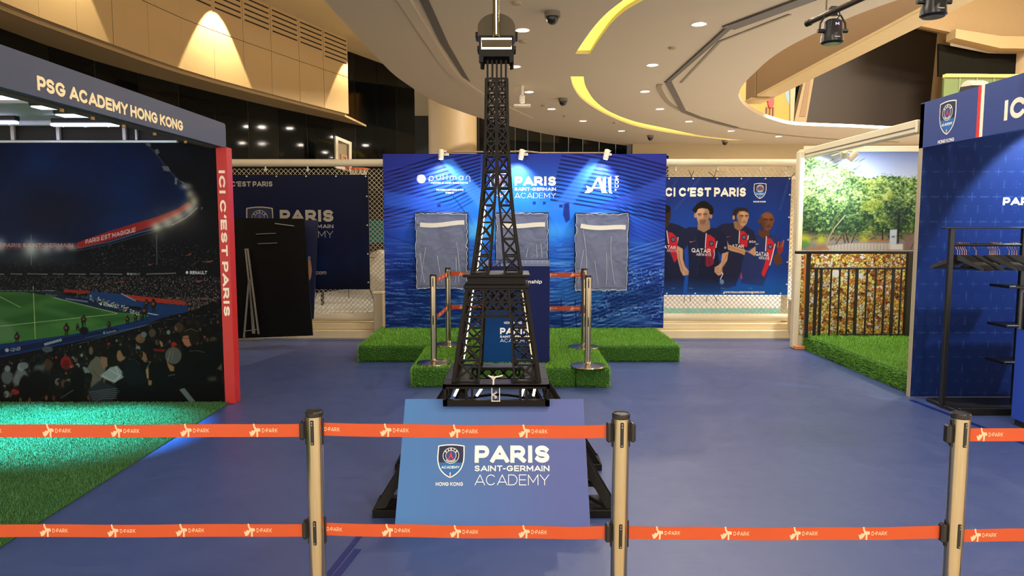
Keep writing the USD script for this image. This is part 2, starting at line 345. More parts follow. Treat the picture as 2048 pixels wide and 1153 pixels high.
for k, s_ in enumerate(strips):
    obj('ceiling_light_strip', MB().poly(s_, UP, .04, CZ + .06), COVE, label=('upper' if k == 0 else 'lower') + (' short yellow curved light strip let into the white ceiling' if k == 0 else ' long yellow curved light strip sweeping right across the white ceiling'), cat='ceiling light', group='curved yellow light strips')
def ceil_strip(name, px, w, m, t=.012, taper=False):
    P = [onZ(*p, CZ) for p in px]; L = sg.LineString([p[:2] for p in P]); g = L.buffer(w / 2, cap_style='flat', join_style='mitre')
    return struct(name, MB().poly(g, UP, t, CZ - t), m)
ring = smooth([(1320, 168), (1320, 179), (1343, 210), (1406, 238), (1472, 255), (1562, 269), (1679, 279), (1796, 284)], 4)
ceil_strip('trim_5', ring, .1, mat('ring_paint', (150, 134, 110), .7), .02)
ceil_strip('trim_6', [(1620, -6), (1457, 54)], .24, GREYSLOT, .03); ceil_strip('trim_6', [(1457, 54), (1336, 162)], .09, GREYSLOT, .03)
ceil_strip('trim_6', [(1336, 162), (1367, 222)], .13, GREYSLOT, .03); ceil_strip('trim_6', [(1367, 222), (1400, 235), (1473, 255)], .13, GREYSLOT, .03)
ceil_strip('trim_6', [(1580, 28), (1440, 82), (1362, 165)], .05, mat('ring_shade', (140, 128, 108), .7), .012)
g = [onZ(*p, CZ)[:2] for p in [(838, -4), (856, -4), (898, 90), (940, 163), (925, 153), (880, 84)]]
struct('trim_7', MB().poly(sg.Polygon(g), UP, .012, CZ - .012), GREYSLOT)
soft = [onZ(*p, CZ)[:2] for p in smooth([(806, -4), (862, 84), (910, 150), (972, 194), (1060, 236)], 5)]
struct('trim_8', MB().poly(sg.LineString(soft).buffer(.09, cap_style='flat'), UP, .02, CZ - .02), CREAM)

# upper ceiling, clad bulkhead, soffit and the dark glass under it
UZ, BZ = 5.9, 4.2
struct('ceiling', rbox((-13, -5, UZ), (-1.0, 30, UZ + .1), 0), mat('upper_ceiling_paint', (206, 184, 140), .6, var=.02))
bulk = np.array(smooth([(-6.05, 2.0), (-6.06, 5.5), (-6.02, 8.5), (-5.87, 9.93), (-5.56, 11.96), (-4.85, 14.15), (-3.9, 16.67)], 24))
bx = project(np.c_[bulk, np.full(len(bulk), BZ)])[0]; i0 = np.searchsorted(bulk[:, 1], 7.0); bx_, bu_ = bx[i0:], bulk[i0:]
seams = [-200, -110, -20, 60, 138, 212, 285, 355, 419, 479, 535, 591, 640, 689]
SP_ = [np.array([np.interp(s_, bx_, bu_[:, 0]), np.interp(s_, bx_, bu_[:, 1])]) for s_ in seams]
wl = thing('wall_left', None, None, (-6, 8, 0), kind='structure')
obj('backing', MB().poly(sg.LineString(SP_ + [SP_[-1] + (0.02, .03)]).buffer(.09, cap_style='flat', join_style='mitre').difference(sg.LineString(SP_).buffer(.03, single_sided=True)), UP, UZ - BZ, BZ), PANEL, wl)
for k in range(len(SP_) - 1):
    a, c = SP_[k], SP_[k + 1]; d = unit(c - a); n = np.array([d[1], -d[0]]); L = np.linalg.norm(c - a)
    pl = Plane((*(a + n * .09), 0), (*d, 0), (0, 0, 1))
    for z0, z1 in ((BZ - .004, 5.02), (5.032, UZ)):
        p = obj('panel', MB().poly(sg.box(.006, z0, L - .006, z1), pl, .03), PANEL, wl)
        if z0 > 5 and k >= 7:
            for q in range(5 if k < 12 else 6):
                zz = UZ - .07 - q * .1; obj('vent_slot', MB().poly(sg.box(.06, zz - .014, L - .05, zz + .014), pl, .004, .029), DARK, p)
gl_path = smooth([(-6.7, 6.5), (-6.62, 9.3), (-6.51, 10.86), (-6.01, 12.89), (-5.21, 15.18), (-4.51, 16.74), (-3.6, 18.8), (-2.62, 20.9)], 12)
soff = sg.Polygon(list(map(tuple, SP_)) + gl_path[::-1][14:]).buffer(0)
struct('trim_9', MB().poly(soff, UP, .05, BZ - .05), PANEL)
glp = np.array(gl_path); s_at = np.r_[0, np.cumsum(np.linalg.norm(np.diff(glp, axis=0), axis=1))]
w1 = thing('window_1', None, None, (-6, 8, 0), kind='structure')
cuts = np.arange(0, s_at[-1], .92)
GP = [np.array([np.interp(c, s_at, glp[:, 0]), np.interp(c, s_at, glp[:, 1])]) for c in cuts]
for k in range(len(GP) - 1):
    a, c = GP[k], GP[k + 1]; d = unit(c - a); L = np.linalg.norm(c - a); pl = Plane((*a, 0), (*d, 0), (0, 0, 1)); top = BZ - .05 if c[1] < 16.9 else UZ
    obj('pane', MB().poly(sg.box(.012, .02, L - .012, top), pl, .02), GLASS if k % 3 else GLASS2, w1)
    if k: obj('mullion', MB().box((a[0] - .012, a[1] - .012, .02), (a[0] + .012, a[1] + .012, top)), ALU if k % 2 else DARK, w1)
w2 = thing('window_2', None, None, (0, 24, 0), kind='structure')
GP = [np.array(p) for p in smooth([(-1.35, 22.7), (-.3, 23.9), (1.0, 25.0), (2.6, 26.2), (4.4, 27.2)], 3)]
for k in range(len(GP) - 1):
    a, c = GP[k], GP[k + 1]; d = unit(c - a); L = np.linalg.norm(c - a); pl = Plane((*a, 0), (*d, 0), (0, 0, 1))
    obj('pane', MB().poly(sg.box(.012, .02, L - .012, UZ), pl, .02), GLASS if k % 3 else GLASS2, w2)
    if k: obj('mullion', MB().box((a[0] - .015, a[1] - .015, .02), (a[0] + .015, a[1] + .015, UZ)), ALU, w2)
struct('wall_back', rbox((-14, 28, 0), (14, 28.2, 12), 0), mat('far_dark', (26, 24, 20), .7))
# cream column, pillar and the far cream wall
COL = mat('column_paint', (164, 138, 98), .45, var=.03)
b = MB()
for z0, z1 in ((0, 1.6), (1.615, 3.3), (3.315, UZ)): b.lathe([(0, z0), (.75, z0), (.75, z1), (0, z1)], (-1.85, 22.2, 0), 40)
col = struct('wall_column', b, COL, smooth=40)
b = MB().box((-6.75, 8.55, 0), (-6.35, 8.9, BZ), .02); struct('wall_pillar', b, COL)
struct('wall_far', rbox((4.45, 26.2, 0), (17, 26.5, CZ), 0), WALLC)
struct('wall_right', rbox((17, -5, 0), (17.2, 28, 12), 0), WALLC)
b = MB().box((4.5, 26.05, 4.1), (5.75, 26.2, 4.16)); b.box((5.68, 26.05, 3.4), (5.75, 26.2, 4.16)); struct('trim_10', b, DARK)
struct('trim_11', rbox((4.45, 26.0, 0), (12.8, 26.2, .5), 0), WALLC)
struct('trim_12', rbox((4.45, 26.12, 3.3), (12.8, 26.22, 3.42), 0), mat('rail_white', (235, 230, 215), .4))

# what shows through the oval opening: balcony edge, screen, far gallery
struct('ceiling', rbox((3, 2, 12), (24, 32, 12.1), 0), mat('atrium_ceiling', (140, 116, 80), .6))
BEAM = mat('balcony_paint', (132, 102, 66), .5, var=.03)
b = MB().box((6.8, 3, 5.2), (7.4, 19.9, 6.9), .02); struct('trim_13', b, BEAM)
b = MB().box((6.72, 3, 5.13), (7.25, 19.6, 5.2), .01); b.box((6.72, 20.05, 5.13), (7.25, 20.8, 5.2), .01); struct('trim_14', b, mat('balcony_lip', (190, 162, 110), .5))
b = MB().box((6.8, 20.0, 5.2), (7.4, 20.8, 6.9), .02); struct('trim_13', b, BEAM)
sc = Plane((0, 27, 0), (1, 0, 0), (0, 0, 1))
q = [sc.loc(*p) for p in [(1603, 262), (1626, 128), (1700, 40), (1872, 66), (1850, 275)]]
scr = thing('led_screen', 'huge switched-off dark brown video screen hung in the atrium opening', 'screen', (13, 27, 6))
SCRM = mat('screen_off', (46, 36, 28), .4, var=.05, scale=.3)
obj('display', MB().poly(sg.Polygon(q), sc, .1, 0), SCRM, scr)
for px in (1760, 1850): p = sc.pt(*sc.loc(px, 70), -.1); obj('hanger_rod', MB().cyl(p, (p[0], p[1], 12.0), .04, 8), DARK, scr)
for nm, pp in (('frame', [(1581, 252), (1605, 150), (1626, 128), (1603, 262)]), ('frame', [(1853, 262), (1872, 66), (1892, 72), (1874, 262)]), ('frame', [(1700, 40), (1790, 40), (1893, 67), (1893, 73), (1790, 50), (1700, 48)])):
    obj(nm, MB().poly(sg.Polygon([sc.loc(*p) for p in pp]).buffer(.01), sc, .3, 0), mat('screen_frame', (160, 134, 94), .5), scr)
for pp in ([(1592, 236), (1606, 165), (1616, 150), (1604, 236)], [(1858, 230), (1876, 84), (1886, 86), (1869, 230)]):
    obj('speaker_panel', MB().poly(sg.Polygon([sc.loc(*p) for p in pp]), sc, .02, .3), mat('screen_side', (140, 112, 76), .6), scr)
yw = Plane((0, 24.5, 0), (1, 0, 0), (0, 0, 1))
YEL = mat('yellow_wall', (176, 116, 18), .5, var=.04)
struct('wall_yellow', MB().poly(sg.Polygon([yw.loc(*p) for p in [(1440, 271), (1440, 120), (1577, 120), (1577, 271)]]), yw, .1), YEL)
struct('trim_15', MB().poly(sg.Polygon([yw.loc(*p) for p in [(1558, 155), (1577, 150), (1577, 212), (1572, 205)]]), yw, .01, .1), mat('blue_grey_panel', (110, 130, 135), .5))
struct('trim_15', MB().poly(sg.Polygon([yw.loc(*p) for p in [(1577, 271), (1577, 140), (1590, 140), (1582, 271)]]), yw, .15), mat('grey_jamb', (150, 130, 95), .5))
lan = thing('wall_lantern', 'red lantern shaped ornament on the yellow wall inside the oval opening', 'ornament', tuple(yw.pt(*yw.loc(1540, 210))), None)
c0 = yw.loc(1538, 204)
obj('body', MB().poly(unary_union([ell(*yw.loc(1537, 194), .14, .2), ell(*yw.loc(1539, 206), .1, .2)]), yw, .06, .1), mat('lantern_red', (190, 40, 30), .5), lan)
obj('fringe', MB().poly(unary_union([sg.box(c0[0] - .14 + .11 * k, c0[1] - .55 - .05 * (k % 2), c0[0] - .09 + .11 * k, c0[1] - .2) for k in range(3)]), yw, .03, .1), mat('lantern_dark', (90, 40, 25), .6), lan)
obj('cap', MB().poly(sg.box(c0[0] - .16, c0[1] + .33, c0[0] + .14, c0[1] + .4), yw, .06, .1), mat('lantern_gold', (120, 70, 30), .5), lan)
# gallery at the right, one floor up
gy = Plane((0, 24, 0), (1, 0, 0), (0, 0, 1))
def gal(name, pts, m, d=.2, off=0): return struct(name, MB().poly(sg.Polygon([gy.loc(*p) for p in pts]), gy, d, off), m)
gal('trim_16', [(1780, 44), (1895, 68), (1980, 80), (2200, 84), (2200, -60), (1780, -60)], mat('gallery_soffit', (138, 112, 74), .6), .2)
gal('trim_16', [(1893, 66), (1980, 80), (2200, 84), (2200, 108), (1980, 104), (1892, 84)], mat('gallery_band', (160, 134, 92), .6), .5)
gal('window_3', [(1885, 84), (1985, 104), (2200, 108), (2200, 153), (1885, 150)], GLASS2, .1, -.3)
gal('trim_17', [(1885, 150), (2200, 152), (2200, 158), (1885, 156)], mat('gallery_lamp', (255, 180, 90), .5, emit=.4, ecol=(255, 170, 80)), .2)
gal('window_4', [(1885, 156), (2200, 158), (2200, 268), (1880, 268)], mat('green_glass', (96, 112, 72), .15), .1)
b = MB()
for xx in range(1915, 2200, 34): p = gy.pt(*gy.loc(xx, 157), .1); b.box(p - (.02, .04, 2.2), p + (.02, .02, 0))
struct('trim_18', b, mat('gallery_post', (120, 128, 90), .4))

# ------------------------------------------------------------------ lamps, cameras and projectors of the ceiling
LENS = mat('lamp_lens', (255, 240, 220), .4, var=0, emit=LAMPS['down'], ecol=(255, 241, 222))
RINGW = mat('lamp_ring', (238, 230, 215), .5)
down_px = [(1045, 60), (1398, 48), (1305, 130), (1290, 183), (1320, 218), (1378, 243), (1030, 133), (1058, 184), (1103, 218), (1166, 242), (1243, 262), (1462, 262), (1557, 273)]
spots_xy = [onZ(*p, CZ)[:2] for p in down_px] + [np.array(p) for p in [(.2, 8.2), (2.8, 8.0), (1.4, 5.6), (3.4, 5.3), (1.4, 3.0), (3.4, 2.7), (.3, .5), (2.9, .3), (.3, -2.0), (2.9, -2.2), ]]
proto = None
for k, xy in enumerate(spots_xy):
    loc = (float(xy[0]), float(xy[1]), CZ)
    place = ['over the turf platform behind the tower', 'over the floor right of the turf platform', 'over the aisle right of the tower top', 'over the aisle beside the blue booth', 'over the slanted board', 'over the floor behind the right post', 'over the near left posts', 'over the near right posts', 'behind the camera on the left', 'behind the camera on the right'][(k - 13) % 10]
    lab = f'round recessed ceiling downlight glowing white, ' + ['just right of the lattice tower top', 'right of the upper yellow strip near the top edge', 'between the two yellow strips and the slot', 'left of the slot corner, mid height of the ceiling', 'inside the bend of the lower yellow strip', 'between lower strip and oval opening', 'close beside the tower cage, second from top', 'beside the hanging projector', 'below the small dome camera', 'above the far dark glass, right of the tower', 'smallest one above the far glass corner', 'under the oval opening, right of the lower strip', 'farthest right, near the oval ring'][k] if k < 13 else 'recessed ceiling downlight out of frame ' + place
    if proto is None:
        proto = thing('downlight', lab, 'ceiling light', loc, 'recessed round downlights')
        obj('trim_ring', MB().lathe([(.085, .0), (.11, .0), (.11, -.008), (.085, -.004), (.085, .0)], loc, 32), RINGW, proto, smooth=30)
        obj('lens', MB().lathe([(.0, -.002), (.085, -.002)][::-1], loc, 32), LENS, proto)
    else: dup(proto, loc, 0, lab, group='recessed round downlights')
DOME = mat('camera_black', (28, 27, 26), .3); GREYP = mat('camera_grey', (120, 112, 100), .5)
def dome_cam(px, lab):
    c = onZ(*px, CZ); t = thing('security_camera', lab, 'security camera', c, 'black dome cameras under the ceiling')
    obj('mount', MB().lathe([(0, 0), (.11, 0), (.11, -.07), (0, -.07)], c, 24), GREYP, t, smooth=30)
    obj('dome', MB().lathe([(.085, -.07), (.085, -.1), (.07, -.14), (.04, -.165), (0, -.17)], c, 24), DOME, t, smooth=60)
dome_cam((1105, 24), 'black dome security camera nearest the top, right of the tower'); dome_cam((1126, 197), 'small black dome security camera near the projector')
dome_cam((1301, 271), 'tiny dome security camera above the far corner'); dome_cam((1450, 281), 'tiny dome security camera above the right banner fence')
c = onZ(1044, 172, CZ); t = thing('ceiling_projector', 'small white projector hanging from the ceiling right of the tower', 'projector', c)
obj('stem', MB().cyl(c, c - (0, 0, .22), .035, 12), RINGW, t); obj('housing', MB().box(c + (-.06, -.08, -.36), c + (.06, .08, -.2), .02), RINGW, t); obj('plate', MB().box(c + (-.18, -.12, -.44), c + (.18, .12, -.4), .01), RINGW, t)
SENS = mat('sensor_tan', (170, 150, 120), .6)
for px, lb in (((1033, 5), 'left of the top dome camera'), ((1046, 82), 'below the first downlight right of the tower'), ((1345, 95), 'between the short yellow strip and the slot'), ((1088, 211), 'under the small dome camera'), ((1130, 232), 'above the far dark glass'), ((1230, 245), 'beside the long yellow strip')):
    c = onZ(*px, CZ); o = obj('smoke_detector', MB().lathe([(0, 0), (.07, 0), (.06, -.03), (0, -.035)], c, 20), SENS, o=c, label='small tan detector disc on the ceiling, ' + lb, cat='smoke detector', group='detectors on the white ceiling', smooth=30)
# stage lights on a pipe at the right
BLK = mat('stage_black', (16, 16, 17), .35, var=.2); PIPE = mat('pipe_metal', (70, 62, 54), .35, metal=.6)
a, c = onY(1617, 46, 6.0), onY(1735, -8, 5.4)
t = thing('lighting_pipe', 'dark metal lighting pipe hanging at the top right', 'pipe', a)
obj('pipe', MB().tube([a, a + (c - a) * .5, c], .022, 14), PIPE, t, smooth=40); obj('end_cap', MB().tube([a - unit(c - a) * .02, a + unit(c - a) * .02], .027, 14), BLK, t)
s0 = onY(1653, 5, 5.9); obj('hanger_rod', MB().cyl(s0 + (0, 0, -.06), s0 + (0, 0, 1.0), .006, 8), PIPE, t)
def par(px, py, Y, scale, lab, disp):
    c = onY(px, py, Y); t = thing('stage_light', lab, 'stage light', c + (0, 0, .14 * scale), 'black stage lights hanging at top right'); k = scale
    prof = [(0, .085), (.05, .085), (.068, .07), (.072, .0), (.085, -.05), (.088, -.09), (.07, -.105), (0, -.105)]
    obj('housing', MB().lathe([(r * k, z * k) for r, z in prof], c, 18), BLK, t, smooth=35)
    obj('yoke', MB().tube([c + (-.105 * k, 0, -.0), c + (-.1 * k, 0, .06 * k), c + (-.06 * k, 0, .125 * k), c + (.06 * k, 0, .125 * k), c + (.1 * k, 0, .06 * k), c + (.105 * k, 0, 0)], .008 * k, 8), BLK, t)
    for s_ in (-1, 1): obj('knob', MB().cyl(c + (s_ * .07 * k, 0, -.0), c + (s_ * .12 * k, 0, -.0), .016 * k, 12), BLK, t)
    obj('clamp', MB().box(c + (-.03 * k, -.025 * k, .12 * k), c + (.03 * k, .025 * k, .19 * k), .006), BLK, t)
    cab = [c + np.array((.04 * math.sin(3 * u) * k, -.03 * k, (.07 + .1 * u) * k)) for u in np.linspace(0, 1, 9)]; obj('cable', MB().tube(cab, .005 * k, 6), BLK, t)
    if disp:
        pl = Plane(c + (0, -.0745 * k, .0), (1, 0, 0), (0, 0, 1))
        obj('panel', MB().poly(sg.box(-.04 * k, -.045 * k, .04 * k, .065 * k), pl, .004), mat('panel_black', (10, 10, 12), .25), t)
        obj('display_letter', MB().poly(fit(lettering('M', .22), -.012 * k, .026 * k, .016 * k, .048 * k), pl, .001, .004), mat('display_blue', (120, 120, 255), .5, emit=1.2, ecol=(120, 120, 255)), t, label='glowing blue display letter')
        obj('badge', MB().poly(sg.box(-.022 * k, -.07 * k, .022 * k, -.062 * k), Plane(c + (0, -.089 * k, 0), (1, 0, 0), (0, 0, 1)), .002), mat('badge_grey', (150, 150, 150), .5), t)
par(1665, 62, 5.8, 1.0, 'black stage light with a glowing display, clamped to the pipe at top right', True)
par(1868, 4, 5.3, 1.05, 'black stage light cut off by the top edge at far right', True)
# a wall wash for the bulkhead, mounted under the upper ceiling
for nm, k, f_ in (('bulkhead_lamp', 8, .05), ('bulkhead_lamp_far', 12, .98), ('bulkhead_lamp_near', 3, .5)):
    d = unit(SP_[k + 1] - SP_[k]); n = np.array([d[1], -d[0]]); q = SP_[k] + (SP_[k + 1] - SP_[k]) * f_ + n * .5; spot('/World/' + nm, (*q, 5.86), (*(q - n * .12), 4.6), 110 if k == 8 else 50, (1.0, .88, .62), 30, .03, .06)

# the atrium's own lamps, high above the oval opening
for k, xy in enumerate(((9.5, 8.0), (11.5, 14.0))): rect(f'/World/atrium_lamp_{k}', (*xy, 11.8), (*xy, 0), 3.0, 3.0, LAMPS['atrium'], (1.0, .92, .80))
# ================================================================== FENCE, BANNERS, BACKDROP
rng = np.random.default_rng(7)
FENCE = mat('fence_cream_paint', (224, 212, 182), .4, var=.02); WIRE = mat('galvanised_wire', (205, 198, 178), .4, metal=.3); KERB = mat('kerb_cream', (226, 208, 168), .5, var=.04, scale=8)
FZ = 10.05
def fence(name, lab, x0, x1, posts, zb=.34, zt=2.42):
    t = thing(name, lab, 'fence', ((x0 + x1) / 2, FZ, 0))
    obj('kerb', MB().box((x0, FZ - .2, 0), (x1, FZ + .25, .13), .01), KERB, t)
    obj('plinth', MB().box((x0, FZ - .12, .13), (x1, FZ + .2, .22), .01), KERB, t)
    obj('bottom_rail', MB().cyl((x0, FZ, .29), (x1, FZ, .29), .055, 16), FENCE, t, smooth=40)
    obj('top_rail', MB().cyl((x0, FZ, 2.5), (x1, FZ, 2.5), .052, 16), FENCE, t, smooth=40)
    for p in posts: obj('post', MB().cyl((p, FZ + .06, .13), (p, FZ + .06, 2.5), .045, 14), FENCE, t, smooth=40)
    b = MB()
    for sg_ in (1, -1):
        for c in np.arange(x0 - (zt - zb), x1 + (zt - zb), .066):
            L = sg.LineString([(c, zb), (c + sg_ * (zt - zb), zt)]).intersection(sg.box(x0, zb, x1, zt))
            if L.length > .03:
                (xa, za), (xb, zb_) = L.coords[0], L.coords[-1]; b.tube([(xa, FZ + .004 * sg_, za), (xb, FZ + .004 * sg_, zb_)], .0042, 4, False)
    obj('chain_link_mesh', b, WIRE, t, kind='stuff')
    tie = MB()
    for x in np.arange(x0 + .3, x1, .6): tie.cyl((x, FZ - .002, 2.38), (x, FZ - .002, 2.46), .012, 8); tie.cyl((x, FZ - .03, 2.4), (x, FZ + .03, 2.4), .014, 8)
    obj('wire_tie', tie, WIRE, t)
    return t
fence('chain_link_fence', 'cream chain link fence holding the dark banner, left of the blue backdrop', -4.4, -1.72, [-4.3])
fence('chain_link_fence', 'cream chain link fence holding the players banner, right of the blue backdrop', 2.02, 4.12, [3.95, 4.1])
def post_box(px, w, z1, lab):
    a = onY(px, 640, 9.86); t = thing('fence_post_box', lab, 'fence base', (a[0], 9.9, .13))
    obj('box', MB().box((a[0] - w / 2, 9.72, .1), (a[0] + w / 2, 9.9, z1), .008), mat('post_box_beige', (186, 172, 142), .5), t)
    obj('cap', MB().box((a[0] - w / 2 - .008, 9.71, z1), (a[0] + w / 2 + .008, 9.905, z1 + .03), .006), FENCE, t)
post_box(760, .13, .66, 'beige metal fence post box at the left end of the blue backdrop'); post_box(1584, .1, .55, 'beige metal fence post box beside the tree mural corner')

SKINPRINT = print_mat('banner_print', .5, .12, .25, 2.2)
MURALPRINT = print_mat('mural_print', .5, .06)
def eyelets(t, pl, pts):
    b = MB()
    for a in pts: b.add(*MB().cyl(pl.pt(*a, .004), pl.pt(*a, .012), .012, 10).raw())
    obj('eyelet', b, WIRE, t)
def ties(t, pl, pts):
    for (a, b_, dx, dz) in pts: obj('cable_tie', MB().tube([pl.pt(a, b_, .01), pl.pt(a + dx * .5, b_ + dz * .5, .03), pl.pt(a + dx, b_ + dz, .02)], .004, 5), DARK, t)
# emblem of the academy: shield, roundel, tower
INKS = dict(white=WHITE_PRINT, navy=mat('ink_navy', (14, 26, 66), .5), blue=mat('ink_blue', (26, 104, 178), .5), red=mat('ink_red', (218, 46, 44), .5), mid=mat('ink_mid_blue', (36, 66, 130), .5))
def shield(h):
    w = h * .40; top = [(x, h * .5 - .02 * h * (abs(x) / w) ** 2 * 2.2) for x in np.linspace(-w, w, 13)]
    right = [(w, h * .40), (w * 1.02, h * .1), (w * .95, -h * .1), (w * .78, -h * .27), (w * .5, -h * .40), (w * .2, -h * .485), (0, -h * .52)]
    r = smooth(right, 4); return sg.Polygon(top + r + [(-x, y) for x, y in r[::-1][1:]])
def crest(t, pl, px, py, hpx, px2=None, town=True, dim=None):
    u, v = pl.loc(px, py); h = abs(pl.loc(px, py + hpx / 2)[1] - pl.loc(px, py - hpx / 2)[1]); T = lambda P: sa.translate(P, u, v)
    S = shield(h); W = dim or INKS['white']
    c_ = obj('crest', MB().poly(T(S), pl, .001, .0), W, t)
    inner = S.buffer(-h * .035)
    obj('crest_field', MB().poly(T(inner), pl, .001, .0006), INKS['navy'], c_)
    obj('crest_lower_field', MB().poly(T(inner.buffer(-h * .01).intersection(sg.box(-h, -h, h, -h * .06))), pl, .001, .0011), INKS['blue'], c_)
    cy = h * .15; R = h * .245
    obj('crest_ring', MB().poly(T(ell(0, cy, R).difference(ell(0, cy, R * .93))), pl, .001, .0022), W, c_); obj('crest_ring', MB().poly(T(ell(0, cy, R * .66).difference(ell(0, cy, R * .61))), pl, .001, .0022), W, c_)
    obj('crest_disc', MB().poly(T(ell(0, cy, R * .95)), pl, .001, .0016), INKS['navy'], c_)
    obj('crest_disc', MB().poly(T(ell(0, cy, R * .62)), pl, .001, .0019), INKS['mid'], c_)
    tw = sg.Polygon([(-.03, .6), (.03, .6), (.06, .25), (.16, -.05), (.36, -.42), (.2, -.42), (.1, -.2), (-.1, -.2), (-.2, -.42), (-.36, -.42), (-.16, -.05), (-.06, .25)])
    obj('crest_tower', MB().poly(T(sa.translate(sa.scale(tw, R * .95, R * .95, origin=(0, 0)), 0, cy)), pl, .001, .0027), INKS['red'], c_)
    arc = []
    for k, c in enumerate('PARIS'):
        g = fit(lettering(c, .24), 0, 0, R * (.07 if c == 'I' else .2), R * .24); b_ = g.bounds; g = sa.translate(g, -(b_[0] + b_[2]) / 2, R * .67)
        arc.append(sa.translate(sa.rotate(g, 52 - 26 * k, origin=(0, 0)), 0, cy))
    obj('crest_arc_lettering', MB().poly(T(unary_union(arc)), pl, .001, .0024), W, c_)
    obj('crest_arc', MB().poly(T(sa.translate(sg.LineString(arcpts((0, 0), R * .78, 225, 315, 12)).buffer(R * .05), 0, cy)), pl, .001, .0024), W, c_)
    obj('crest_lettering', MB().poly(T(fit(lettering('ACADEMY', .2), -h * .27, -h * .245, h * .27, -h * .165)), pl, .001, .0024), W, c_)
    obj('crest_bar', MB().poly(T(sg.box(-h * .012, -h * .47, h * .012, -h * .36)), pl, .001, .0024), W, c_)
    obj('crest_flash', MB().poly(T(sg.box(h * .012, -h * .46, h * .034, -h * .385)), pl, .001, .0024), INKS['red'], c_)
    if town: obj('town_lettering', MB().poly(T(fit(lettering('HONG KONG', .2), -h * .41, -h * .755, h * .39, -h * .645)), pl, .001, .001), W, t)
def wordmark(t, pl, x0, x1, rows, m=None):
    for (txt, yb, yt, th) in rows: obj('lettering', MB().poly(px_text(pl, txt, x0, yb, x1, yt, th), pl, .001, .001), m or WHITE_PRINT, t)

# the left, dark banner
pl = faceY(9.95); t = thing('fence_banner', 'dark navy banner with large white lettering tied to the left fence', 'banner', pl.pt(-2.6, 1.2))
u0, v1 = pl.loc(420, 350); u1, v0 = pl.loc(740, 579)
DB = Print(pl, u0, u1, v0, v1, .02, (24, 30, 66)); n = DB.noise(.02, .03, 3)
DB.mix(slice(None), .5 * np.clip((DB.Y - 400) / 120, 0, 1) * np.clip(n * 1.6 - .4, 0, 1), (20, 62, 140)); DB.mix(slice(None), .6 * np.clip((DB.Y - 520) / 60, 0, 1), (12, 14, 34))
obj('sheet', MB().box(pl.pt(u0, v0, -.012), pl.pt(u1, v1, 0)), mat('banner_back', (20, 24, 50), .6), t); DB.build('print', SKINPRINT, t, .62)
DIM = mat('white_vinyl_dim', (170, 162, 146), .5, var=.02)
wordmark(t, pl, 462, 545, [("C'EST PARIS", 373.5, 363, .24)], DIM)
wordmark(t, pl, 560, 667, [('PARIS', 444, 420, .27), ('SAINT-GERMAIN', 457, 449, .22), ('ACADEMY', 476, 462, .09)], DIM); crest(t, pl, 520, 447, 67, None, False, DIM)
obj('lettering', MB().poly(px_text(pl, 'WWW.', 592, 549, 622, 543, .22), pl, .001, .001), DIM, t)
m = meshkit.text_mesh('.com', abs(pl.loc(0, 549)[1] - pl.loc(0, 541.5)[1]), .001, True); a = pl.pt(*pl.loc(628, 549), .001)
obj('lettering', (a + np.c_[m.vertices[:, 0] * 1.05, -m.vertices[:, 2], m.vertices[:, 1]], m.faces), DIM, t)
eyelets(t, pl, [(u, v1 - .02) for u in np.linspace(u0 + .1, u1 - .03, 6)] + [(u1 - .02, v) for v in np.linspace(v0 + .1, v1 - .3, 4)])
ties(t, pl, [(u1 - .02, v0 + .02, .09, -.1), (u1 - .02, v0 + .45, .1, 0), (u1 - .3, v0, 0, -.12), (u1 - .7, v0, .05, -.11), (u1 - .72, v0, -.06, -.12), (u1, v0, .06, -.16)])

# left: black boards leaning and their strut
def lean(px_bl, px_br, px_tr, px_tl, name, lab, cat, m, Yb, Yt, thick=.02):
    P = [onY(*px_bl, Yb), onY(*px_br, Yb), onY(*px_tr, Yt), onY(*px_tl, Yt)]; u = unit(P[1] - P[0]); nn = unit(np.cross(u, P[3] - P[0])); v = np.cross(nn, u)
    pln = Plane(P[0], u, v); q = [((p - P[0]) @ u, (p - P[0]) @ v) for p in P]; t = thing(name, lab, cat, P[0])
    return t, pln, sg.Polygon(q)
t, pln, q = lean((600, 660), (627, 637), (637, 441), (560, 441), 'leaning_poster', 'navy poster board with a printed arm, half hidden behind the black board', 'poster board', None, 9.5, 9.62)
obj('board', MB().poly(q, pln, .02, -.02), mat('poster_navy', (22, 30, 68), .5), t)
arm = sg.Polygon([pln.loc(*p) for p in [(616, 519), (621, 520), (624, 540), (622, 556), (616, 566), (617, 545)]])
obj('printed_arm', MB().poly(arm, pln, .001), mat('poster_skin', (176, 128, 96), .5), t); obj('printed_cuff', MB().poly(sg.Polygon([pln.loc(*p) for p in [(616, 513), (621, 513), (621, 519), (616, 519)]]), pln, .001), mat('poster_grey', (120, 130, 150), .5), t)
t, pln, q = lean((455, 678), (625, 671.5), (608, 438), (455, 436), 'black_board', 'tall black board leaning in front of the dark fence banner', 'board', None, 9.02, 9.3)
BOARD = mat('board_black', (8, 8, 10), .5, var=.3, spec=.15)
obj('board', MB().poly(q, pln, .03, -.03), BOARD, t)
STEEL = mat('strip_grey', (150, 146, 138), .35, metal=.5)
def on(pln, *px, off=.01): return [pln.pt(*pln.loc(*p), off) for p in px]
for pp in (((551, 448), (589, 453)), ((513, 469.5), (552, 467.5)), ((517, 488.5), (555, 487))): obj('slot_strip', MB().bar(*on(pln, *pp, off=.012), .012, .032, pln.n), STEEL if pp[0][0] > 530 else mat('strip_dark', (100, 98, 96), .5), t)
t2 = thing('easel_leg', 'narrow grey metal easel leg leaning against the black board', 'easel leg', onZ(500, 678, 0))
